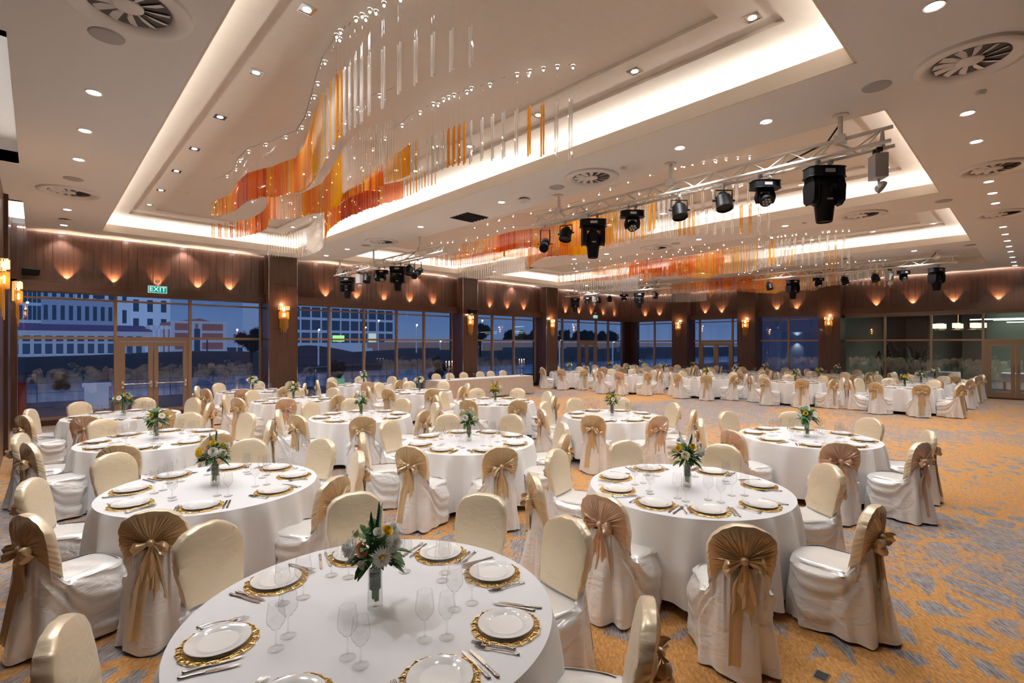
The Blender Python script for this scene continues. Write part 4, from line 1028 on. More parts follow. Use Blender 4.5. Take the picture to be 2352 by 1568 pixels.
# ---- bouquets
def leafmesh(mb, base, d, ln, wd, rr, droop=.3):
    d = nrm(d); s_ = nrm(cross(d, (0,0,1))) if abs(d[2]) < .95 else (1,0,0)
    P = []
    for t in (0,.25,.5,.75,1):
        w_ = wd*sin(pi*min(1,t*.92+.04))**.8
        c = (base[0]+d[0]*ln*t, base[1]+d[1]*ln*t, base[2]+d[2]*ln*t - droop*ln*t*t)
        P.append([(c[0]-s_[0]*w_, c[1]-s_[1]*w_, c[2]+.25*w_), c, (c[0]+s_[0]*w_, c[1]+s_[1]*w_, c[2]+.25*w_)])
    vs = [p for r in P for p in r]; fs = []
    for i in range(4):
        for j in range(2): fs.append((i*3+j, i*3+j+1, (i+1)*3+j+1, (i+1)*3+j))
    mb.add(vs, fs)
def mum(r, rr, rings=6):
    mb = MB()
    for k in range(rings):
        el = lerp(-.25, 1.35, k/(rings-1)); n = int(20*(1-.45*k/rings))
        for j in range(n):
            a = 2*pi*(j+.5*(k%2))/n + rr.uniform(-.08,.08); d = (cos(a)*cos(el), sin(a)*cos(el), sin(el))
            ln = r*(1-.28*k/rings); s_ = (-sin(a), cos(a), 0); w_ = r*.15
            b, m_, t = tuple(c*ln*.2 for c in d), tuple(c*ln*.75 for c in d), (d[0]*ln, d[1]*ln, d[2]*ln+r*.12)
            mb.add([b, (m_[0]+s_[0]*w_, m_[1]+s_[1]*w_, m_[2]), t, (m_[0]-s_[0]*w_, m_[1]-s_[1]*w_, m_[2])], [(0,1,2,3)])
    mb.ball((0,0,0), r*.5, 10, 6, .6); return mb
def rose(r, rr):
    mb = MB()
    for k in range(11):
        a0 = k*2.4; rad = r*lerp(.22,1,k/10); h = r*lerp(1.1,.75,k/10); op = lerp(.0,.45,k/10)
        def fn(u, v):
            a = a0+(u-.5)*2.1; q = rad*(.35+.65*v**.6)*(1+op*v*v*.5); return (q*cos(a), q*sin(a), -r*.5+h*1.3*v - op*r*.5*v**3 - .12*r*abs(u-.5)*2*v)
        mb.grid(fn, 7, 6)
    return mb
def gerbera(r):
    mb = MB()
    for k, n in ((0,22),(1,18)):
        for j in range(n):
            a = 2*pi*(j+.5*k)/n; c_, s_ = cos(a), sin(a); w_ = r*.10; R_ = r*(1-.18*k); z = .012*k
            mb.add([(c_*r*.2,s_*r*.2,z),(c_*R_*.7-s_*w_,s_*R_*.7+c_*w_,z+r*.08),(c_*R_,s_*R_,z),(c_*R_*.7+s_*w_,s_*R_*.7-c_*w_,z+r*.08)],[(0,1,2,3)])
    return mb
def bouquet(seed, spec, palm=True, width=1.0, tall=1.0):
    rr = random.Random(seed); t = thing('flower_vase', 'x', 'flowers'); H = .225
    MB().lathe([(.0005,.002),(.036,.002),(.0385,.006),(.0375,.03),(.036,.1),(.035,.17),(.038,.205),(.043,H),(.0415,H),(.036,.203),(.033,.17),(.034,.1),(.0355,.02),(.0005,.018)],32).build('vase', M['glass'], t)
    MB().lathe([(.0005,.019),(.035,.02),(.0335,.1),(.033,.12),(.0005,.12)],24).build('water', M['water'], t)
    MB().grid(lambda u,v:((.0285+.0015*sin(v*50)+.001*sin(4*pi*u))*cos(2*pi*u),(.0285+.0015*sin(v*50))*sin(2*pi*u),lerp(.10,.20,v)),24,22,cu=True).build('leaf_wrap', M['leaf2'], t)
    st = MB()
    for k in range(14):
        a = rr.uniform(0,6.28); q = rr.uniform(.005,.024); a2 = a+rr.uniform(-.5,.5)
        st.cyl((q*cos(a2),q*sin(a2),rr.uniform(.035,.05)),(q*.9*cos(a),q*.9*sin(a),.23),.0035,5)
    st.build('stems', M['stem'], t)
    lf = MB(); zc = .30*tall
    for k in range(70):
        a = rr.uniform(0,6.28); el = rr.uniform(-.5,1.2); c_ = cos(el); d = (cos(a)*c_, sin(a)*c_, sin(el)); q = rr.uniform(.02,.09)*width
        leafmesh(lf, (d[0]*q, d[1]*q, .25+max(0,d[2])*q+.05*rr.random()), d, rr.uniform(.06,.12)*width, rr.uniform(.015,.03), rr)
    lf.build('foliage', M['leaf'], t, smooth=False)
    l2 = MB()
    for k in range(60):
        a = rr.uniform(0,6.28); el = rr.uniform(-.2,1.35); c_ = cos(el); d = (cos(a)*c_, sin(a)*c_, sin(el)); q = rr.uniform(.01,.07)*width
        leafmesh(l2, (d[0]*q, d[1]*q, .26+max(0,d[2])*q), d, rr.uniform(.05,.085), rr.uniform(.006,.014), rr, .1)
    l2.build('filler_leaves', M['leaf2'], t, smooth=False)
    if palm:
        pf = MB(); 
        for q in range(2):
            a = rr.uniform(1.5,3.5)+q*1.6; d = nrm((cos(a)*.45, sin(a)*.45, 1)); b = (0,0,.27); ln = .22*tall
            pf.cyl(b, tuple(b[i]+d[i]*ln for i in range(3)), .002, 5)
            s_ = nrm(cross(d,(sin(a),-cos(a),0.2)))
            for k in range(11):
                u = .25+.75*k/10
                for sg in (-1,1):
                    leafmesh(pf, tuple(b[i]+d[i]*ln*u for i in range(3)), (d[0]+sg*s_[0]*.8, d[1]+sg*s_[1]*.8, d[2]+sg*s_[2]*.8), .085*(1-u*.35), .0035, rr, .1)
        pf.build('palm_frond', M['leaf2'], t, smooth=False)
    for kind, mt, r, a, el, dist in spec:
        a, el = R(a), R(el); d = (cos(a)*cos(el), sin(a)*cos(el), sin(el)); p = (d[0]*dist*1.25*width, d[1]*dist*1.25*width, .295+d[2]*dist*1.25*tall)
        mb = {'mum': lambda: mum(r*1.2, rr), 'rose': lambda: rose(r*1.15, rr), 'gerb': lambda: gerbera(r*1.25)}[kind]()
        ax, az = pi/2-el, a+pi/2
        nm = {'mum':'chrysanthemum','rose':'rose','gerb':'gerbera'}[kind]
        o = mb.build(nm, M[mt], t, smooth=(kind=='rose')); o.location = p; o.rotation_euler = (ax, 0, az)
        if kind == 'gerb': MB().ball((0,0,.012), r*.22, 10, 6, .6).build('flower_centre', M['pety'], o)
    bb_ = MB()
    for k in range(110):
        a = rr.uniform(0,6.28); el = rr.uniform(-.2,1.2); q = rr.uniform(.11,.165)*width
        bb_.ball((cos(a)*cos(el)*q, sin(a)*cos(el)*q, .28+sin(el)*q), .0035, 5, 4)
    tag(bb_.build('baby_breath', M['petw'], t), kind='stuff')
    return t
BQ = [bouquet(1, [('mum','petw',.045,215,15,.10),('rose','petp',.028,255,22,.10),('gerb','petw',.045,300,5,.11),('rose','petw',.024,300,55,.11),('rose','pety',.022,320,50,.13),('mum','petw',.040,330,25,.11),('rose','cream',.024,180,40,.10),('rose','petw',.022,255,-15,.09),('mum','petw',.040,60,25,.10),('rose','petp',.026,120,25,.10),('mum','petw',.035,20,50,.10)], True),
      bouquet(2, [('mum','pety',.042,205,18,.10),('mum','pety',.036,235,10,.11),('rose','petp',.024,265,38,.10),('mum','petw',.042,295,20,.105),('rose','pety',.024,290,55,.12),('mum','petw',.036,330,10,.10),('mum','pety',.038,80,25,.10),('rose','petw',.024,30,35,.1),('rose','cream',.024,130,40,.1)], True),
      bouquet(3, [('mum','pety',.030,210,35,.11),('rose','pety',.026,285,50,.10),('mum','cream',.036,245,12,.105),('mum','petw',.038,320,20,.11),('mum','petw',.030,335,45,.12),('rose','petw',.022,180,60,.13),('mum','petw',.034,60,20,.1),('rose','pety',.024,110,30,.1),('mum','cream',.03,150,15,.1)], True),
      bouquet(4, [('gerb','petw',.042,285,20,.115),('rose','pety',.026,235,30,.10),('mum','petw',.034,200,10,.10),('rose','petp',.024,320,40,.10),('rose','pety',.022,340,20,.1),('mum','cream',.032,80,20,.1),('rose','petw',.024,30,50,.1)], False, 1.15, .95),
      bouquet(5, [('mum','petw',.040,250,15,.10),('mum','petw',.036,215,40,.12),('rose','cream',.026,300,55,.13),('mum','cream',.034,320,10,.1),('rose','pety',.022,190,25,.11),('mum','petw',.034,60,30,.11),('mum','petw',.03,120,20,.1)], False, .9, 1.2)]
BW = ['white and peach','mostly yellow','yellow and cream','white gerbera','mostly white']
BUSED = [False]*5

# ---- layout: (name, x, y, chair angles or None, seat offset)
S8 = [22.5+45*k for k in range(8)]
TAB = [
 ('nearest table', 1.25,2.33,[(26,1.36),(67,1.40),(109,1.40),(158,1.24),(-8,1.3),(-58,1.31)],[26,72,113,163,-11,-58,-97,-145],0),
 ('nearest right-hand table',4.44,2.28,[(-140,1.5),(-94,1.44),(-40,1.36),(10,1.27),(60,1.27),(104,1.37),(147,1.45),(179,1.27)],[-174,-139,-97,-41,6,62,109,146],2),
 ('second left-row table',1.23,5.40,[(158,1.34),(-150,1.42),(-119,1.30),(117,1.44),(-17,1.3),(-62,1.33),(62,1.33),(25,1.38)],[-164,-111,-61,-16,151,22,66,110],1),
 ('third left-row table',1.22,8.58,None,None,3),('last left-row table',1.18,11.85,None,None,3),
 ('second middle-row table',4.34,5.44,[(-156,1.38),(-114,1.38),(-68,1.36),(-25,1.38),(22,1.38),(66,1.36),(110,1.38),(156,1.38)],[162,-158,-112,-65,-14,24,65,111],4),
 ('third middle-row table',4.36,8.66,None,None,4),('fourth middle-row table',4.42,12.2,None,None,2),('last middle-row table',4.42,15.3,None,None,0),
 ('first right-row table',8.06,2.31,[(-150,1.40),(-112,1.42),(-68,1.38),(-20,1.40),(25,1.38),(70,1.4),(115,1.4),(160,1.4)],None,3),
 ('second right-row table',7.80,5.50,None,None,2),('third right-row table',7.72,8.70,None,None,1),('fourth right-row table',7.80,12.0,None,None,0),('last right-row table',7.80,15.3,None,None,4),
 ('first far-front-row table',19.45,2.86,None,None,1),('second far-front-row table',19.3,5.90,None,None,2),('third far-front-row table',19.2,9.06,None,None,1),('fourth far-front-row table',18.5,12.25,None,None,2),('last far-front-row table',18.5,15.5,None,None,3),
 ('first far-middle-row table',22.2,2.82,None,None,3),('second far-middle-row table',22.25,5.95,None,None,1),('third far-middle-row table',22.1,9.1,None,None,4),('fourth far-middle-row table',21.7,12.35,None,None,3),('last far-middle-row table',21.75,15.5,None,None,1),
 ('first far-back-row table',25.0,2.76,None,None,0),('second far-back-row table',25.0,6.0,None,None,4),('third far-back-row table',25.0,8.95,None,None,0),('fourth far-back-row table',24.75,12.4,None,None,1),('last far-back-row table',24.75,15.5,None,None,4)]
CNT = dict(fork=0, knife=0, glass=0)
REST = dict(fork=MB(), knife=MB(), glass=MB())
SRC = dict(fork=fork(), knife=knife())
POSN = ['nearest','front right','right','back right','farthest','back left','left','front left']
gl_lo = MB().lathe([(.0005,.001),(.034,.002),(.0035,.012),(.0035,.088),(.030,.105),(.043,.14),(.034,.222)], 10)
def seat_names(cx_, cy_, angs):
    base = math.atan2(-cy_, -cx_); rel = sorted([((R(a)-base+pi*2+pi/8) % (2*pi), a) for a in angs])
    n = {}
    used = set()
    for q, a in rel:
        k = int(q/(pi/4)) % 8
        while k in used: k = (k+1) % 8
        used.add(k); n[a] = POSN[k]
    return n
first_t = True; jr = random.Random(17)
order = sorted(range(len(TAB)), key=lambda i: math.hypot(TAB[i][1], TAB[i][2]))
for oi in order:
    nm, tx, ty, chairs, seats, bq = TAB[oi]
    lab = 'round banquet table under white cloth, the ' + nm + (' with most of its settings in view' if oi == 0 else '')
    if first_t: tp.location = (tx,ty,0); tp['label'] = lab; first_t = False
    else: dup(tp, (tx,ty,0), 0, lab)
    tag(link_mesh('tablecloth', CL[oi % 2], None, (tx,ty,0), (0,0,jr.uniform(0,6))), 'floor-length white round tablecloth on the ' + nm, 'tablecloth', 'white round tablecloths')
    seats = seats or [a + jr.uniform(-2,2) for a in S8]
    if chairs is None: chairs = [(a + jr.uniform(-5,5), 1.37+jr.uniform(-.05,.06)) for a in S8]
    cn = seat_names(tx, ty, [c[0] for c in chairs]); sn = seat_names(tx, ty, seats)
    for a, r in chairs:
        rc_ = r-.255; x, y = tx+rc_*cos(R(a)), ty+rc_*sin(R(a))
        if y > 16.85 or x > 26.0: rc_ -= .0
        place_chair(x, y, R(a)+pi/2+R(jr.uniform(-5,5)), '%s seat of the %s' % (cn[a], nm), 'satin-covered banquet chairs around the round tables')
    v = BQ[bq]; vl = '%s bouquet in a glass vase on the %s' % (BW[bq], nm)
    vr = (0, .3, 1.0, 2.0)[oi % 4] if BUSED[bq] else 0
    if not BUSED[bq]: v.location = (tx, ty, .755); v.rotation_euler.z = R(-45)+pi/2*0; v['label'] = vl; v['group'] = 'bouquets in glass vases, one per table'; BUSED[bq] = True
    else: dup(v, (tx, ty, .755), R(-45)+vr*.4, vl, 'bouquets in glass vases, one per table', 'flowers')
    for a in seats:
        rz = R(a)+pi/2; pr = .69; cx_, cy_ = tx+pr*cos(R(a)), ty+pr*sin(R(a)); pn = sn[a]
        def L2(u, v_): return (cx_+u*cos(rz)-v_*sin(rz), cy_+u*sin(rz)+v_*cos(rz))
        tag(link_mesh('charger', CHG, None, (cx_,cy_,.756), (0,0,rz)), 'gilt filigree charger at the %s seat of the %s' % (pn, nm), 'charger', 'gilt filigree chargers under the plates')
        tag(link_mesh('dinner_plate', PLT, None, (cx_,cy_,.758), (0,0,rz)), 'white round dinner plate at the %s seat of the %s' % (pn, nm), 'plate', 'white dinner plates')
        for kind, items in (('fork', ((-.190,-.10,'outer'),(-.162,-.085,'inner'))), ('knife', ((.168,-.11,'inner'),(.200,-.12,'outer'))), ('glass', ((.075,.285,'left'),(.16,.235,'right')))):
            for u, v_, w_ in items:
                u += jr.uniform(-.005,.005); v_ += jr.uniform(-.012,.012)
                x, y = L2(u, v_); CNT[kind] += 1
                if CNT[kind] <= 300:
                    if kind == 'glass': tag(link_mesh('wine_glass', G1 if w_ == 'left' else G2, None, (x,y,.756)), '%s stemmed wine glass at the %s seat of the %s' % (w_, pn, nm), 'glass', 'clear stemmed wine glasses')
                    else: tag(link_mesh('table_'+kind, FK if kind == 'fork' else KN, None, (x,y,.755), (0,0,rz+R(jr.uniform(-3,3)))), '%s silver %s at the %s seat of the %s' % (w_, kind, pn, nm), kind, 'silver table %s' % ('forks' if kind == 'fork' else 'knives'))
                elif kind == 'glass': REST[kind].join(gl_lo.moved((x,y,.756)))
                else: REST[kind].join(SRC[kind].moved((x,y,.755), rz))
for kind, n_, m_, l_ in (('fork','table_fork','steel','silver forks on the farthest round tables'),('knife','table_knife','steel','silver knives on the farthest round tables'),('glass','wine_glass','glass','clear wine glasses on the farthest round tables')):
    if REST[kind].v: tag(REST[kind].build(n_, M[m_]), l_, kind, None, 'stuff')

# ---- head table by the windows
ht = thing('head_table','long rectangular head table in front of the windows','table',(12.75,15.1,0))
MB().box(-2.3,2.3,-.38,.38,.72,.75).build('tabletop', M['woodd'], ht, smooth=False)
for sx_ in (-2.1,0,2.1):
    for sy_ in (-.3,.3): MB().cyl((sx_,sy_,0),(sx_,sy_,.72),.02,8).build('leg', M['black2'], ht)
hc = MB()
def hcf(u, v):
    # perimeter walk
    a = 2*pi*u; x, y = 2.38*se(cos(a),24), .43*se(sin(a),12)
    t = max(0,(v-.3)/.7)
    if v < .3: q = v/.3; return (x*q, y*q, .758)
    f = .022*sin(44*a+2*sin(3*a))*t
    return (x*(1+.012*t)+f*cos(a), y*(1+.07*t)+f*(1 if y>0 else -1), lerp(.757,.05,t))
per = []
nx, ny = 90, 16
for i in range(nx): per.append((lerp(-2.38,2.38,i/nx), -.43, 0,-1))
for i in range(ny): per.append((2.38, lerp(-.43,.43,i/ny), 1,0))
for i in range(nx): per.append((lerp(2.38,-2.38,i/nx), .43, 0,1))
for i in range(ny): per.append((-2.38, lerp(.43,-.43,i/ny), -1,0))
n = len(per); rows = 9; vs = []
for i, (x, y, a, b) in enumerate(per):
    for k in range(rows):
        t = k/(rows-1); pl = (i % 15)/15.0
        f = t*(.05*(1-pl)**2 + .012*sin(i*.9)); vs.append((x+a*(f+.02*t), y+b*(f+.02*t), lerp(.756,.05,t)))
fs = [(i*rows+k, ((i+1)%n)*rows+k, ((i+1)%n)*rows+k+1, i*rows+k+1) for i in range(n) for k in range(rows-1)]
hc.add(vs, fs); hc.add([(-2.38,-.43,.757),(2.38,-.43,.757),(2.38,.43,.757),(-2.38,.43,.757)],[(0,1,2,3)])
o = hc.build('tablecloth', M['taupe']); o.location = (12.75,15.1,0); tag(o, 'taupe pleated cloth draped over the long head table', 'tablecloth')
runner = MB().box(-2.37,2.37,-.40,.40,.758,.761).build('table_runner', M['linen']); runner.location = (12.75,15.1,0); tag(runner, 'white linen top laid along the head table', 'table runner')
for i, px in enumerate((1007,1038,1070,1108,1132,1160)):
    place_chair(onY(px,15.85)[0], 15.72, pi, '%s from the left behind the head table' % ORD[i], 'satin-covered chairs behind the head table')
for i, px in enumerate((1027,1058,1089,1156,1183)):
    tag(link_mesh('wine_glass', G1, None, (onY(px,15.15)[0],15.15,.7615)), 'wine glass on the head table, %s from the left' % ORD[i], 'glass', 'wine glasses on the head table')
def candelabrum(x, y, label):
    t = thing('candelabrum', label, 'candelabrum', (x,y,.7615))
    b = MB().lathe([(.0005,0),(.07,0),(.072,.012),(.04,.03),(.02,.05),(.03,.08),(.014,.11),(.011,.2),(.022,.25),(.011,.29),(.010,.42),(.022,.46),(.012,.5),(.030,.52),(.028,.535),(.0005,.53)],18)
    b.build('base_stem', M['brass'], t)
    MB().lathe([(.0005,.535),(.028,.535),(.028,.66),(.0005,.66)],14).build('pillar_candle', M['petw'], t)
    for sg in (-1,1):
        a = MB().tube([(0,0,.44),(sg*.06,0,.40),(sg*.12,0,.43),(sg*.135,0,.50)],.006,6).lathe([(.0005,.5),(.022,.5),(.024,.515),(.008,.512)],12,(sg*.135,0,0)).build('arm', M['brass'], t)
        cd = MB().cyl((sg*.135,0,.51),(sg*.135,0,.66),.009,8).build('taper_candle', M['petw'], a)
    for x_, z_ in ((-.135,.68),(.135,.68),(0,.68)):
        MB().ball((x_,0,z_),.009,8,6,2.0).build('flame', M['fil'], t)
candelabrum(11.0,14.95,'gold candelabrum with three candles on the left end of the head table'); candelabrum(14.75,14.95,'gold candelabrum with three candles on the right end of the head table')
# floor outlet
fb = thing('floor_outlet','small square metal floor socket in the carpet at the lower right','floor socket',(*at(1886,1553,0),0))
MB().box(-.05,.05,-.04,.04,.0,.006).build('cover_plate', M['steel'], fb, smooth=False); MB().box(-.038,.038,-.03,.03,.006,.009).build('lid', M['black2'], fb, smooth=False)
# ------------------------------------------------------------------ crystal rod chandeliers
MAT = dict(c='r_clear', p='r_pale', g='r_gold', y='r_yell', o='r_oran', d='r_dark', k='r_pink')
MI = list(MAT)
def W(px, yt, yb, z=4.98):
    x, y = at(px, yt, z); d = fx*x + fy*y; return (x, y, z, zat(yb, d))
def strand(pts, z=4.98): return [W(px, a, b, z) for px, a, b in pts]
# each: control points, [(fraction, palette)], spacing, pair
STR = [
 (strand([(1085,55,148),(1000,72,172),(962,83,190),(925,95,208),(888,105,240),(858,115,248),(832,130,282)]), [(1,'c')], .19, True),
 (strand([(832,130,282),(805,145,292),(790,155,305),(772,172,318)]), [(.6,'c'),(1,'g')], .10, True),
 (strand([(772,172,322),(755,195,345),(740,215,380),(725,255,400),(715,290,420)]), [(.6,'cyg'),(1,'yg')], .045, False),
 (strand([(715,290,420),(700,335,435),(680,362,442),(650,372,448)]), [(1,'gpo')], .032, False),
 (strand([(650,372,448),(625,383,452),(600,388,453),(570,397,460),(555,410,470),(545,420,478)]), [(.3,'ogo'),(1,'odo')], .032, False),
 (strand([(545,420,478),(535,440,485),(520,450,490),(505,456,495),(487,462,497)]), [(1,'pgo')], .06, False),
 (strand([(487,513,545),(500,513,545),(520,512,545),(545,509,544)]), [(1,'pdo')], .17, True),
 (strand([(545,509,544),(575,502,540),(600,488,532),(612,476,525),(618,458,510),(622,452,503)]), [(1,'odg')], .07, False),
 (strand([(617,452,502),(640,448,504)]), [(1,'ok')], .035, False),
 (strand([(640,448,504),(665,447,503),(695,443,497)]), [(1,'k')], .035, False),
 (strand([(695,443,497),(710,436,492),(740,420,488),(760,392,482)]), [(1,'pgog')], .038, False),
 (strand([(760,392,482),(780,358,470),(787,342,445)]), [(1,'yyg')], .034, False),
 (strand([(787,342,445),(800,325,436),(830,300,420),(850,292,410),(870,286,395),(890,281,385),(905,275,370)]), [(1,'c')], .040, False),
 (strand([(880,375,425),(850,398,435),(820,408,445),(795,418,457),(775,430,470)]), [(1,'dog')], .04, False),
 (strand([(1313,228,362),(1286,232,362),(1257,236,358),(1225,240,355),(1203,246,353),(1178,250,358),(1154,255,360),(1133,262,362),(1108,270,366),(1085,276,370),(1068,280,372)]), [(.2,'c'),(.35,'cg'),(.6,'c'),(.66,'g'),(1,'c')], .17, True),
 (strand([(1068,280,372),(1048,288,375),(1030,295,382),(1000,306,392),(975,315,398)]), [(.4,'g'),(1,'c')], .10, True),
 (strand([(960,322,398),(940,330,402),(925,345,410),(905,355,415),(885,362,420)]), [(.2,'gc'),(1,'gp')], .045, False),
 (strand([(1000,388,425),(975,395,432),(950,405,445),(925,412,455)]), [(1,'cg')], .08, False),
 (strand([(925,414,456),(880,424,468),(850,432,478),(820,441,490),(800,450,497)]), [(.35,'ogo'),(1,'dod')], .032, False),
 (strand([(800,450,497),(785,468,505),(765,476,520),(752,480,532),(746,484,552)]), [(.5,'do'),(1,'go')], .04, False),
 (strand([(615,537,588),(650,534,590),(690,530,590),(705,525,588)]), [(1,'c')], .085, False),
 (strand([(705,525,588),(720,510,582),(735,497,575),(742,488,566)]), [(1,'c')], .055, False),
]
def sample(pts, sp):
    out = []; acc = 0; nxt = 0
    for a, b in zip(pts, pts[1:]):
        L_ = math.hypot(b[0]-a[0], b[1]-a[1])
        while nxt <= acc+L_:
            t = (nxt-acc)/L_ if L_ else 0; out.append(tuple(lerp(a[i], b[i], t) for i in range(4)) + ((b[0]-a[0])/L_, (b[1]-a[1])/L_)); nxt += sp
        acc += L_
    T = acc; return [(o, i*sp/T) for i, o in enumerate(out)]
def rodlist():
    rr = random.Random(9); rods = []; anch = []
    for pts, pal, sp, pair in STR:
        for (x, y, zt, zb, dx, dy), f in sample(pts, sp):
            s = next(p[1] for p in pal if f <= p[0]+1e-6) if f <= pal[-1][0] else pal[-1][1]
            c = rr.choice(s); zb += rr.uniform(-.012,.012)
            rods.append((x, y, zt, zb, c, .0125 if pair else .0115))
            if pair: rods.append((x+dx*.035+.01, y+dy*.035, zt-.02, zb-.02, c, .0125)); anch.append((x, y)) if rr.random() < .5 else None
        for (x, y, *_), f in sample(pts, .55): anch.append((x+.05, y+.02))
    return rods, anch
RODS, ANCH = rodlist()
ROD = {c: MB().lathe([(.72,0),(1,.004),(1,.996),(.72,1)], 6, cap0=True, cap1=True).mesh('crystal_rod', M[MAT[c]], smooth=False) for c in MI}
CNAME = ['over the nearest tables','in the second coffer','in the third coffer','in the far unlit coffer']
SPARK = MB().lathe([(.022,.0),(.024,-.02),(.018,-.03)], 10).mesh('spot_lamp', M['chrome'])
SPARKL = MB().ball((0,0,-.030), .011, 8, 6).mesh('lens', M['lens2'])
for ci in range(4):
    ox = (0, 6.27, 12.55, 18.4)[ci]; oy = 0 if ci < 3 else 0.0; oz = 0 if ci < 3 else -.1; zc = 5.405 if ci < 3 else 5.24
    cx_, cy_ = 3.5+ox, 8.0
    root = thing('crystal_chandelier', ['long wavy chandelier of hanging amber and clear glass rods over the nearest tables','wavy amber glass rod chandelier in the second coffer behind the long truss','wavy amber glass rod chandelier in the third coffer from the camera','darker amber rod chandelier farthest from the camera in the unlit coffer'][ci], 'chandelier', (cx_, cy_, zc), 0, 'wavy glass rod chandeliers')
    rl = [r for r in RODS if not (ci == 3 and r[0]+ox > 23.8)]
    rl = sorted(rl, key=lambda r: (r[0]+ox)**2+r[1]**2)
    st_ = MB(); cords = MB()
    for i, (x, y, zt, zb, c, rad) in enumerate(rl):
        lx, ly, lt, lb = x+ox-cx_, y-cy_, zt+oz-zc, zb+oz-zc
        if i < 100: link_mesh('crystal_rod', ROD[c], root, (lx, ly, lb), (0,0,(i*37)%6), (rad, rad, lt-lb))
        else:
            st_.cur = MI.index(c); st_.lathe([(rad*.72,lb),(rad,lb+.004),(rad,lt-.004),(rad*.72,lt)], 5, (lx, ly, 0), True, True)
        if ci < 2 or i % 3 == 0:
            cords.add([(lx-.0011,ly,lt),(lx+.0011,ly,lt),(lx,ly+.0012,0),(lx-.0011,ly,0)], [(0,1,2,3)]); cords.lathe([(.008,0),(.008,-.012)], 5, (lx, ly, 0))
    tag(st_.build('crystal_rod', [M[MAT[c]] for c in MI], root, smooth=False), kind='stuff')
    tag(cords.build('suspension_cord', M['chrome'], root, smooth=False), kind='stuff')
    al = ANCH[::1]; al = sorted(al, key=lambda a: (a[0]+ox)**2+a[1]**2)[:90]
    for x, y in al:
        if ci == 3 and x+ox > 23.6: continue
        s = link_mesh('spot_lamp', SPARK, root, (x+ox-cx_, y-cy_, 0)); link_mesh('lens', SPARKL, s)
    for (x, y) in ((2.6,4.2),(2.6,7.2),(2.7,10.2),(4.1,4.6),(3.9,7.5),(3.5,10.8),(4.3,12.6),(3.2,12.6)):
        spot((x+ox, y, zc-.04), 34 if ci < 3 else 20, 130, (1,.965,.92), .05)

# ------------------------------------------------------------------ lighting trusses
def truss(x, y0, y1, z, label, hooks):
    t = thing('lighting_truss', label, 'truss', (x, (y0+y1)/2, z)); cy_ = (y0+y1)/2; a, b = y0-cy_, y1-cy_
    ch = [(0,.0),( -.11,-.19),(.11,-.19)]
    for u, v in ch: MB().cyl((u,a,v),(u,b,v),.022,10).build('chord', M['truss'], t)
    br = MB(); n = int((b-a)/.5)
    for k in range(n):
        p, q = lerp(a+.1,b-.1,k/n), lerp(a+.1,b-.1,(k+1)/n); m_ = (p+q)/2
        for sx_ in (-1,1):
            br.cyl((0,p,0),(sx_*.11,m_,-.19),.008,6); br.cyl((sx_*.11,m_,-.19),(0,q,0),.008,6)
        br.cyl((-.11,p,-.19),(.11,m_,-.19),.007,6); br.cyl((.11,m_,-.19),(-.11,q,-.19),.007,6)
    for p in (a+.1, b-.1): br.cyl((0,p,0),(-.11,p,-.19),.014,6).cyl((0,p,0),(.11,p,-.19),.014,6).cyl((-.11,p,-.19),(.11,p,-.19),.014,6)
    br.build('lattice', M['truss'], t)
    for y in hooks:
        h = MB().cyl((0,y-cy_,.0),(0,y-cy_,CEIL-z),.028,12).lathe([(.09,-.002),(.09,-.014),(.03,-.02)],16,(0,y-cy_,CEIL-z)).box(-.05,.05,y-cy_-.06,y-cy_+.06,-.05,.05)
        h.build('hanger', M['truss'], t)
    cb = MB(); rr = random.Random(int(y0*7))
    pts = []
    for k in range(26):
        u = k/25; pts.append((-.03+.02*sin(k*2.1), lerp(a+.5,b-.3,u), -.16+.02*sin(k*1.3)))
    cb.tube(pts, .010, 5); cb.tube([(p[0]+.03,p[1],p[2]+.01) for p in pts], .007, 5)
    for y in hooks[:1]: cb.tube([(0,y-cy_,CEIL-z-.1),(.04,y-cy_+.02,.2),(.03,y-cy_+.15,.02),(-.02,y-cy_+.6,-.13)], .012, 5)
    cb.build('cable', M['black2'], t); return t
def mk_clamp(mb, z0, z1, dx=.0): mb.cyl((dx,0,z0),(dx,0,z1),.009,6).box(dx-.018,dx+.018,-.03,.03,z1-.05,z1)
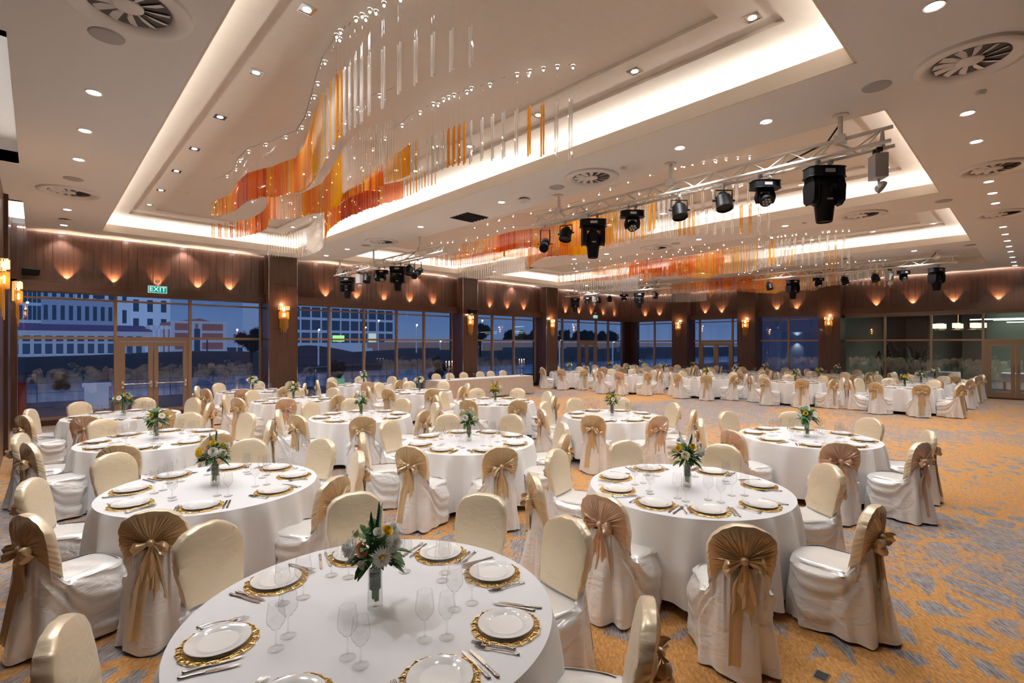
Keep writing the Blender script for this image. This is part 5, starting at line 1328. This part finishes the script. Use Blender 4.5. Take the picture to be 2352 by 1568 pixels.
def moving_head(s=1.0, led=False):
    """base on top, yoke with two arms, tapering head; origin at the chord above"""
    t = thing('moving_head_light','x','stage light')
    c = MB(); mk_clamp(c,-.10,.0,-.07*s); mk_clamp(c,-.10,.0,.07*s); c.build('clamp', M['grey'], t)
    b = MB(); n = 8
    pr = [(-.20,.055),(-.17,.085),(-.08,.10),(.08,.10),(.17,.085),(.20,.055)]
    vs = []
    for x, y in pr + [(x,-y) for x, y in reversed(pr)]: vs += [(x*s,y*s*1.15,-.10),(x*s*1.02,y*s*1.15,-.10-.11*s),]
    m_ = len(vs)//2
    b.add(vs, [(2*i,2*((i+1)%m_),2*((i+1)%m_)+1,2*i+1) for i in range(m_)]+[tuple(2*i for i in range(m_)),tuple(2*i+1 for i in reversed(range(m_)))])
    bo = b.build('base', M['black'], t, smooth=False, bevel=.01)
    MB().box(-.06*s,.05*s,-.119*s,-.113*s,-.10-.075*s,-.10-.035*s).build('display', M['grey'], bo, smooth=False)
    z0 = -.10-.11*s
    yk = MB()
    if led:
        for sg in (-1,1): yk.grid(lambda u,v:(sg*(.115+.02*sin(pi*u))*s, (v-.5)*.10*s*(1-.5*abs(u-.5)), z0-.02*s-.19*s*u), 7, 4).grid(lambda u,v:(sg*(.085)*s,(v-.5)*.10*s*(1-.5*abs(u-.5)), z0-.02*s-.19*s*u), 7, 4).box(sg*.10*s-.015*s,sg*.10*s+.015*s,-.05*s,.05*s,z0-.20*s,z0-.01)
        yk.box(-.115*s,.115*s,-.045*s,.045*s,z0-.04*s,z0)
        yk.build('yoke', M['black'], t, bevel=.008)
        h = MB().lathe([(.0005,.08),(.06,.075),(.085,.03),(.09,-.03),(.088,-.075),(.078,-.078),(.0005,-.07)],22).moved(sc=s,rx_=-.7,loc=(0,0,z0-.14*s))
        ho = h.build('lamp_head', M['black'], t)
        for k in range(7):
            a = 2*pi*k/6; q = 0 if k == 6 else .048
            MB().ball((q*cos(a),q*sin(a),-.075),.021,10,6,.5).moved(sc=s,rx_=-.7,loc=(0,0,z0-.14*s)).build('led_lens', M['grey'], ho)
    else:
        for sg in (-1,1):
            vs = []
            for y, z in ((-.07,-.03),(.07,-.03),(.10,-.12),(.09,-.27),(.04,-.31),(-.04,-.31),(-.09,-.27),(-.10,-.12)): vs += [(sg*.175*s,y*s,z0+z*s+.02),(sg*.105*s,y*s*.9,z0+z*s+.02)]
            yk.add(vs, [(2*i,2*((i+1)%8),2*((i+1)%8)+1,2*i+1) for i in range(8)]+[tuple(2*i for i in range(8)),tuple(2*i+1 for i in reversed(range(8)))])
        yk.box(-.17*s,.17*s,-.06*s,.06*s,z0-.05*s,z0)
        yk.build('yoke', M['black'], t, smooth=False, bevel=.012)
        h = MB().lathe([(.0005,.13),(.06,.125),(.10,.07),(.105,.0),(.102,-.10),(.095,-.17),(.085,-.27),(.078,-.30),(.070,-.30),(.068,-.285)],14).moved(sc=s,loc=(0,0,z0-.19*s))
        ho = h.build('lamp_head', M['black'], t)
        MB().lathe([(.0005,-.29),(.070,-.288)],18).moved(sc=s,loc=(0,0,z0-.19*s)).build('lens', M['black'], ho)
        MB().box(-.03*s,.03*s,-.112*s,-.09*s,z0-.26*s,z0-.245*s).build('vent_slot', M['grey'], ho, smooth=False)
    return t
def yoke_light(s=1.0, tilt=.3):
    t = thing('fresnel_light','x','stage light')
    c = MB(); mk_clamp(c,-.08,.0); c.build('clamp', M['grey'], t)
    y_ = MB().tube([(-.13*s,0,-.27*s),(-.13*s,0,-.09),(.13*s,0,-.09),(.13*s,0,-.27*s)], .012*s, 6).cyl((-.17*s,0,-.25*s),(-.12*s,0,-.25*s),.018*s,8).cyl((.17*s,0,-.25*s),(.12*s,0,-.25*s),.018*s,8)
    y_.build('yoke', M['black2'], t)
    h = MB().lathe([(.0005,.13),(.055,.13),(.075,.10),(.08,.08),(.11,.06),(.115,.0),(.118,-.09),(.125,-.12),(.125,-.14),(.112,-.14),(.11,-.12),(.0005,-.11)],12).moved(sc=s,rx_=-tilt,loc=(0,0,-.25*s))
    ho = h.build('lamp_housing', M['black'], t)
    MB().lathe([(.0005,-.118),(.105,-.116)],18).moved(sc=s,rx_=-tilt,loc=(0,0,-.25*s)).build('lens', M['black'], ho)
    return t
def profile_light():
    t = thing('profile_spotlight','x','stage light')
    c = MB(); mk_clamp(c,-.08,.0); c.build('clamp', M['grey'], t)
    MB().tube([(-.09,0,-.34),(-.09,0,-.09),(.09,0,-.09),(.09,0,-.34)], .014, 6).build('yoke', M['black2'], t)
    kw = dict(rx_=-1.15, loc=(0,0,-.36))
    h = MB().lathe([(.0005,.26),(.05,.26),(.075,.22),(.08,.10),(.07,.05),(.085,.04),(.085,-.02),(.062,-.04),(.062,-.20),(.078,-.22),(.078,-.30),(.088,-.31),(.088,-.34),(.07,-.34),(.068,-.3)],18).moved(**kw)
    ho = h.build('barrel', M['black'], t)
    MB().lathe([(.0005,-.31),(.068,-.31)],16).moved(**kw).build('lens', M['black'], ho)
    MB().tube([(-.05,0,.26),(-.05,0,.33),(.05,0,.33),(.05,0,.26)],.01,6).moved(**kw).build('rear_handle', M['black2'], t)
    MB().cyl((-.15,0,0),(.15,0,0),.012,6).cyl((0,.0,-.02),(0,.16,-.02),.008,6).moved(**kw).build('shutter_knobs', M['black2'], t)
    return t
def emergency_box():
    t = thing('emergency_light','x','emergency light')
    c = MB(); mk_clamp(c,-.08,.0,-.03); mk_clamp(c,-.08,0,.05); c.build('bracket', M['black2'], t)
    MB().box(-.09,.09,-.07,.07,-.36,-.08).build('battery_box', M['grey'], t, smooth=False, bevel=.006)
    h = MB().cyl((0,0,-.36),(0,0,-.40),.015,8).lathe([(.0005,.03),(.05,.03),(.07,.0),(.072,-.03),(.0005,-.025)],18,(0,0,0)).moved()
    h2 = MB().lathe([(.0005,.03),(.05,.03),(.07,.0),(.072,-.03),(.06,-.032),(.0005,-.026)],18).moved(rx_=-.9,rz=-.6,loc=(0,-.02,-.45)); h2.cyl((0,0,-.36),(0,-.01,-.43),.012,8)
    h2.build('lamp_head', M['grey'], t); return t
PR = {'P': profile_light(), 'F': yoke_light(.95,.35), 'H': moving_head(1.12), 'L': moving_head(.92, True), 'E': emergency_box()}
PU = set()
NMX = {'P':'long black profile spotlight','F':'black yoke-mounted fresnel lamp','H':'large black moving-head light','L':'small black moving-head wash light','E':'grey emergency light box'}
GR = {'P':'profile spotlights on the trusses','F':'fresnel lamps on the trusses','H':'large moving-head lights on the trusses','L':'small moving-head lights on the trusses','E':'emergency light boxes on the trusses'}
def rig(kind, x, y, z, rz, lab):
    l = NMX[kind]+', '+lab; p = PR[kind]
    if kind not in PU: PU.add(kind); p.location=(x,y,z); p.rotation_euler.z=rz; p['label']=l; p['group']=GR[kind]; return
    dup(p,(x,y,z),rz,l,GR[kind],'stage light' if kind!='E' else 'emergency light')
Z1 = 4.60
TX = 7.15
truss(TX, 1.16, 6.85, Z1, 'white triangular lighting truss hanging right above the middle, nearest the camera', [1.68,3.95,6.25])
def rowlab(i, w_): return '%s from the left on the %s' % (ORD[i], w_)
for i, (px, k, rz) in enumerate(((1252,'P',-2.3),(1300,'F',-2.2),(1362,'H',.8),(1452,'L',.9),(1560,'F',.8),(1662,'F',.8),(1757,'L',.7),(1893,'H',.5),(2017,'E',.9))):
    rig(k, TX, onX(px,TX)[0], Z1-.21, {'P':-.9,'F':-.75 if i>2 else -1.3,'H':-.75,'L':-.75,'E':.6}[k], rowlab(i,'nearest truss'))
T2 = 7.3; Z2 = 4.55
truss(T2, 10.0, 16.2, Z2, 'white lighting truss hanging near the window wall left of centre', [11.2,13.7,16.0])
for i, (px, k) in enumerate(((798,'H'),(825,'E'),(843,'F'),(870,'F'),(878,'L'),(914,'H'),(940,'F'),(960,'P'))):
    rig(k, T2, onX(px,T2)[0], Z2-.21, {'P':-.9,'F':-.8,'H':-.75,'L':-.75,'E':.6}[k], rowlab(i,'truss by the windows'))
T3 = 19.6; Z3 = 4.68
truss(T3, 1.65, 7.4, Z3, 'white lighting truss at the far right in front of the right wall', [2.1,4.5,6.9])
for i, (px, k) in enumerate(((1767,'F'),(1821,'H'),(1880,'L'),(1940,'F'),(2010,'F'),(2043,'E'),(2075,'L'),(2151,'H'))):
    rig(k, T3, onX(px,T3)[0], Z3-.21, -.5, rowlab(i,'far right truss'))
truss(T3, 10.8, 16.6, Z3, 'white lighting truss deep in the far corner of the hall', [11.4,13.7,16.1])
for i, (px, k) in enumerate(((1321,'H'),(1349,'L'),(1365,'E'),(1375,'F'),(1400,'F'),(1433,'L'),(1468,'H'),(1505,'F'))):
    rig(k, T3, onX(px,T3)[0], Z3-.21, -.8, rowlab(i,'far corner truss'))

# ------------------------------------------------------------------ wall sconces
sc0 = thing('wall_sconce','x','sconce')
MB().box(-.13,.13,-.05,0,.52,.90).build('back_plate', M['brass'], sc0, smooth=False)
for z in (.80,.62):
    MB().lathe([(.0005,-.06),(.018,-.05),(.02,0),(.018,.05),(.0005,.06)],10).moved(loc=(0,-.09,z)).build('bulb', M['fil'], sc0)
for z, l, w_, n in ((.90,.13,.17,11),(.73,.24,.155,10)):
    MB().tube([(-w_,-.03,z),(-w_*.95,-.10,z),(-.06,-.14,z),(.06,-.14,z),(w_*.95,-.10,z),(w_,-.03,z)],.005,5).build('rod_rail', M['brass'], sc0)
    for k in range(n):
        a = pi*(k+.5)/n; x, y = -w_*cos(a), -.03-.11*sin(a)
        link_mesh('glass_rod', ROD['c' if z > .8 else 'p'], sc0, (x,y,z-l), (0,0,k), (.011,.011,l))
for k in range(8):
    x = -.12+.24*k/7; ll = (.30,.42,.36,.46,.40,.44,.34,.30)[k]
    link_mesh('glass_rod', ROD['p' if k % 2 else 'g'], sc0, (x,-.06-.03*sin(pi*k/7),.50-ll), (0,0,k), (.009,.009,ll))
sc0['group'] = 'crystal rod wall sconces on the pillars'
SCN = []
for px, x0, yf, l in ((651,None,16.68,'on the first wood pillar right of the glass doors'),(1079,None,16.73,'on the second wood pillar along the window wall'),(1267,None,16.73,'on the third wood pillar by the far windows')): SCN.append((onY(px,yf)[0], yf, 0, l))
for px, l in ((1559,'on the right wall pillar nearest the corner'),(1713,'on the middle pillar of the right wall'),(1904,'on the pillar beside the large right window')): SCN.append((PX-.02, onX(px,PX)[0], -pi/2, l))
SCN.append((XL+.10, 13.7, pi/2, 'at the left edge on the near wood pier')); SCN.append((XL+.02, 10.2, pi/2, 'cut off by the left edge of the view'))
for i, (x, y, rz, l) in enumerate(SCN):
    z = 2.40; la = 'crystal rod wall sconce glowing warm, ' + l
    if i == 0: sc0.location=(x,y,z); sc0.rotation_euler.z=rz; sc0['label']=la
    else: dup(sc0,(x,y,z),rz,la)
    ld = bpy.data.lights.new('sconce_light','POINT'); ld.energy=11; ld.color=(1,.6,.32); ld.shadow_soft_size=.03
    lo = bpy.data.objects.new('sconce_light', ld); C.objects.link(lo); n_ = {0:(0,-1),-pi/2:(-1,0),pi/2:(1,0)}[rz]
    lo.location = (x+n_[0]*.14, y+n_[1]*.14, z+.96)

# ------------------------------------------------------------------ exit signs, speakers, alarm
sg_m = emis('exit_green', (.01,.30,.24), 1.0); sg_w = emis('exit_white', (.75,1,.92), 1.1)
def exit_sign(x, y, z, w_, rz, label):
    t = thing('exit_sign', label, 'sign', (x,y,z), rz); h = w_*.42
    MB().box(-w_/2,w_/2,-.02,.02,0,h).build('panel', sg_m, t, smooth=False, bevel=.008)
    MB().box(-w_/2-.008,w_/2+.008,-.012,.012,-.008,h+.008).build('frame', sg_w, t, smooth=False)
    MB().cyl((0,0,h),(0,0,h+.14),.012,6).box(-.05,.05,-.02,.02,h+.1,h+.18).build('bracket', M['grey'], t)
    cu = bpy.data.curves.new('t','FONT'); cu.body = 'EXIT'; cu.size = h*1.02; cu.align_x='CENTER'; cu.align_y='CENTER'; cu.extrude=.003; cu.space_character=1.05
    tmp = bpy.data.objects.new('tmp', cu); C.objects.link(tmp)
    bpy.context.view_layer.update(); me = bpy.data.meshes.new_from_object(tmp.evaluated_get(bpy.context.evaluated_depsgraph_get())); bpy.data.objects.remove(tmp)
    me.materials.clear(); me.materials.append(sg_w)
    link_mesh('lettering', me, t, (0,-.024,h*.5), (pi/2,0,0))
x, d = onY(362,16.95); exit_sign(x,16.95,zat(672,d)+.0,.42,0,'green EXIT sign hanging over the glass doors at the left')
x, d = onY(1368,16.95); exit_sign(x,16.95,3.52,.34,0,'small green EXIT sign far away over the doors near the corner')
def wall_speaker(x, y, z, rz, label, s=1.0):
    t = thing('wall_speaker', label, 'speaker', (x,y,z), rz)
    MB().add([(-.20*s,-.05,0),(.20*s,-.05,0),(.16*s,.12,0),(-.16*s,.12,0),(-.20*s,-.13,.17*s),(.20*s,-.13,.17*s),(.16*s,.10,.22*s),(-.16*s,.10,.22*s)],[(0,3,2,1),(4,5,6,7),(0,1,5,4),(1,2,6,5),(2,3,7,6),(3,0,4,7)]).build('cabinet', M['black'], t, smooth=False, bevel=.01)
    MB().box(-.03,.03,.08,.2,.05,.12).build('bracket', M['black2'], t, smooth=False)
wall_speaker(-.12,17.0,3.78,.25,'black wall speaker on the ledge at the far left above the window',.8)
wall_speaker(onY(1085,16.62)[0],16.6,3.36,0,'black wall speaker on the second pillar above its sconce')
t = thing('fire_alarm','small red fire alarm sounder on the dark side of the first pillar','alarm',(5.29,17.1,1.05)); MB().lathe([(.0005,.05),(.04,.05),(.05,0)],14).moved(ry_=-pi/2).build('housing', M['petp'] if False else X['red'], t)

# ------------------------------------------------------------------ camera and view
cam = bpy.data.cameras.new('camera'); co = bpy.data.objects.new('camera', cam); C.objects.link(co)
co.location = (0,0,EYE); co.rotation_euler = (pi/2, 0, math.atan2(fy,fx)-pi/2)
cam.sensor_width = 36; cam.lens = F/2352*36; cam.shift_y = (HY-784)/2352; cam.clip_end = 1000; cam.clip_start = .05
SC.camera = co
SC.view_settings.view_transform = 'Standard'
SC.view_settings.exposure = 0.12
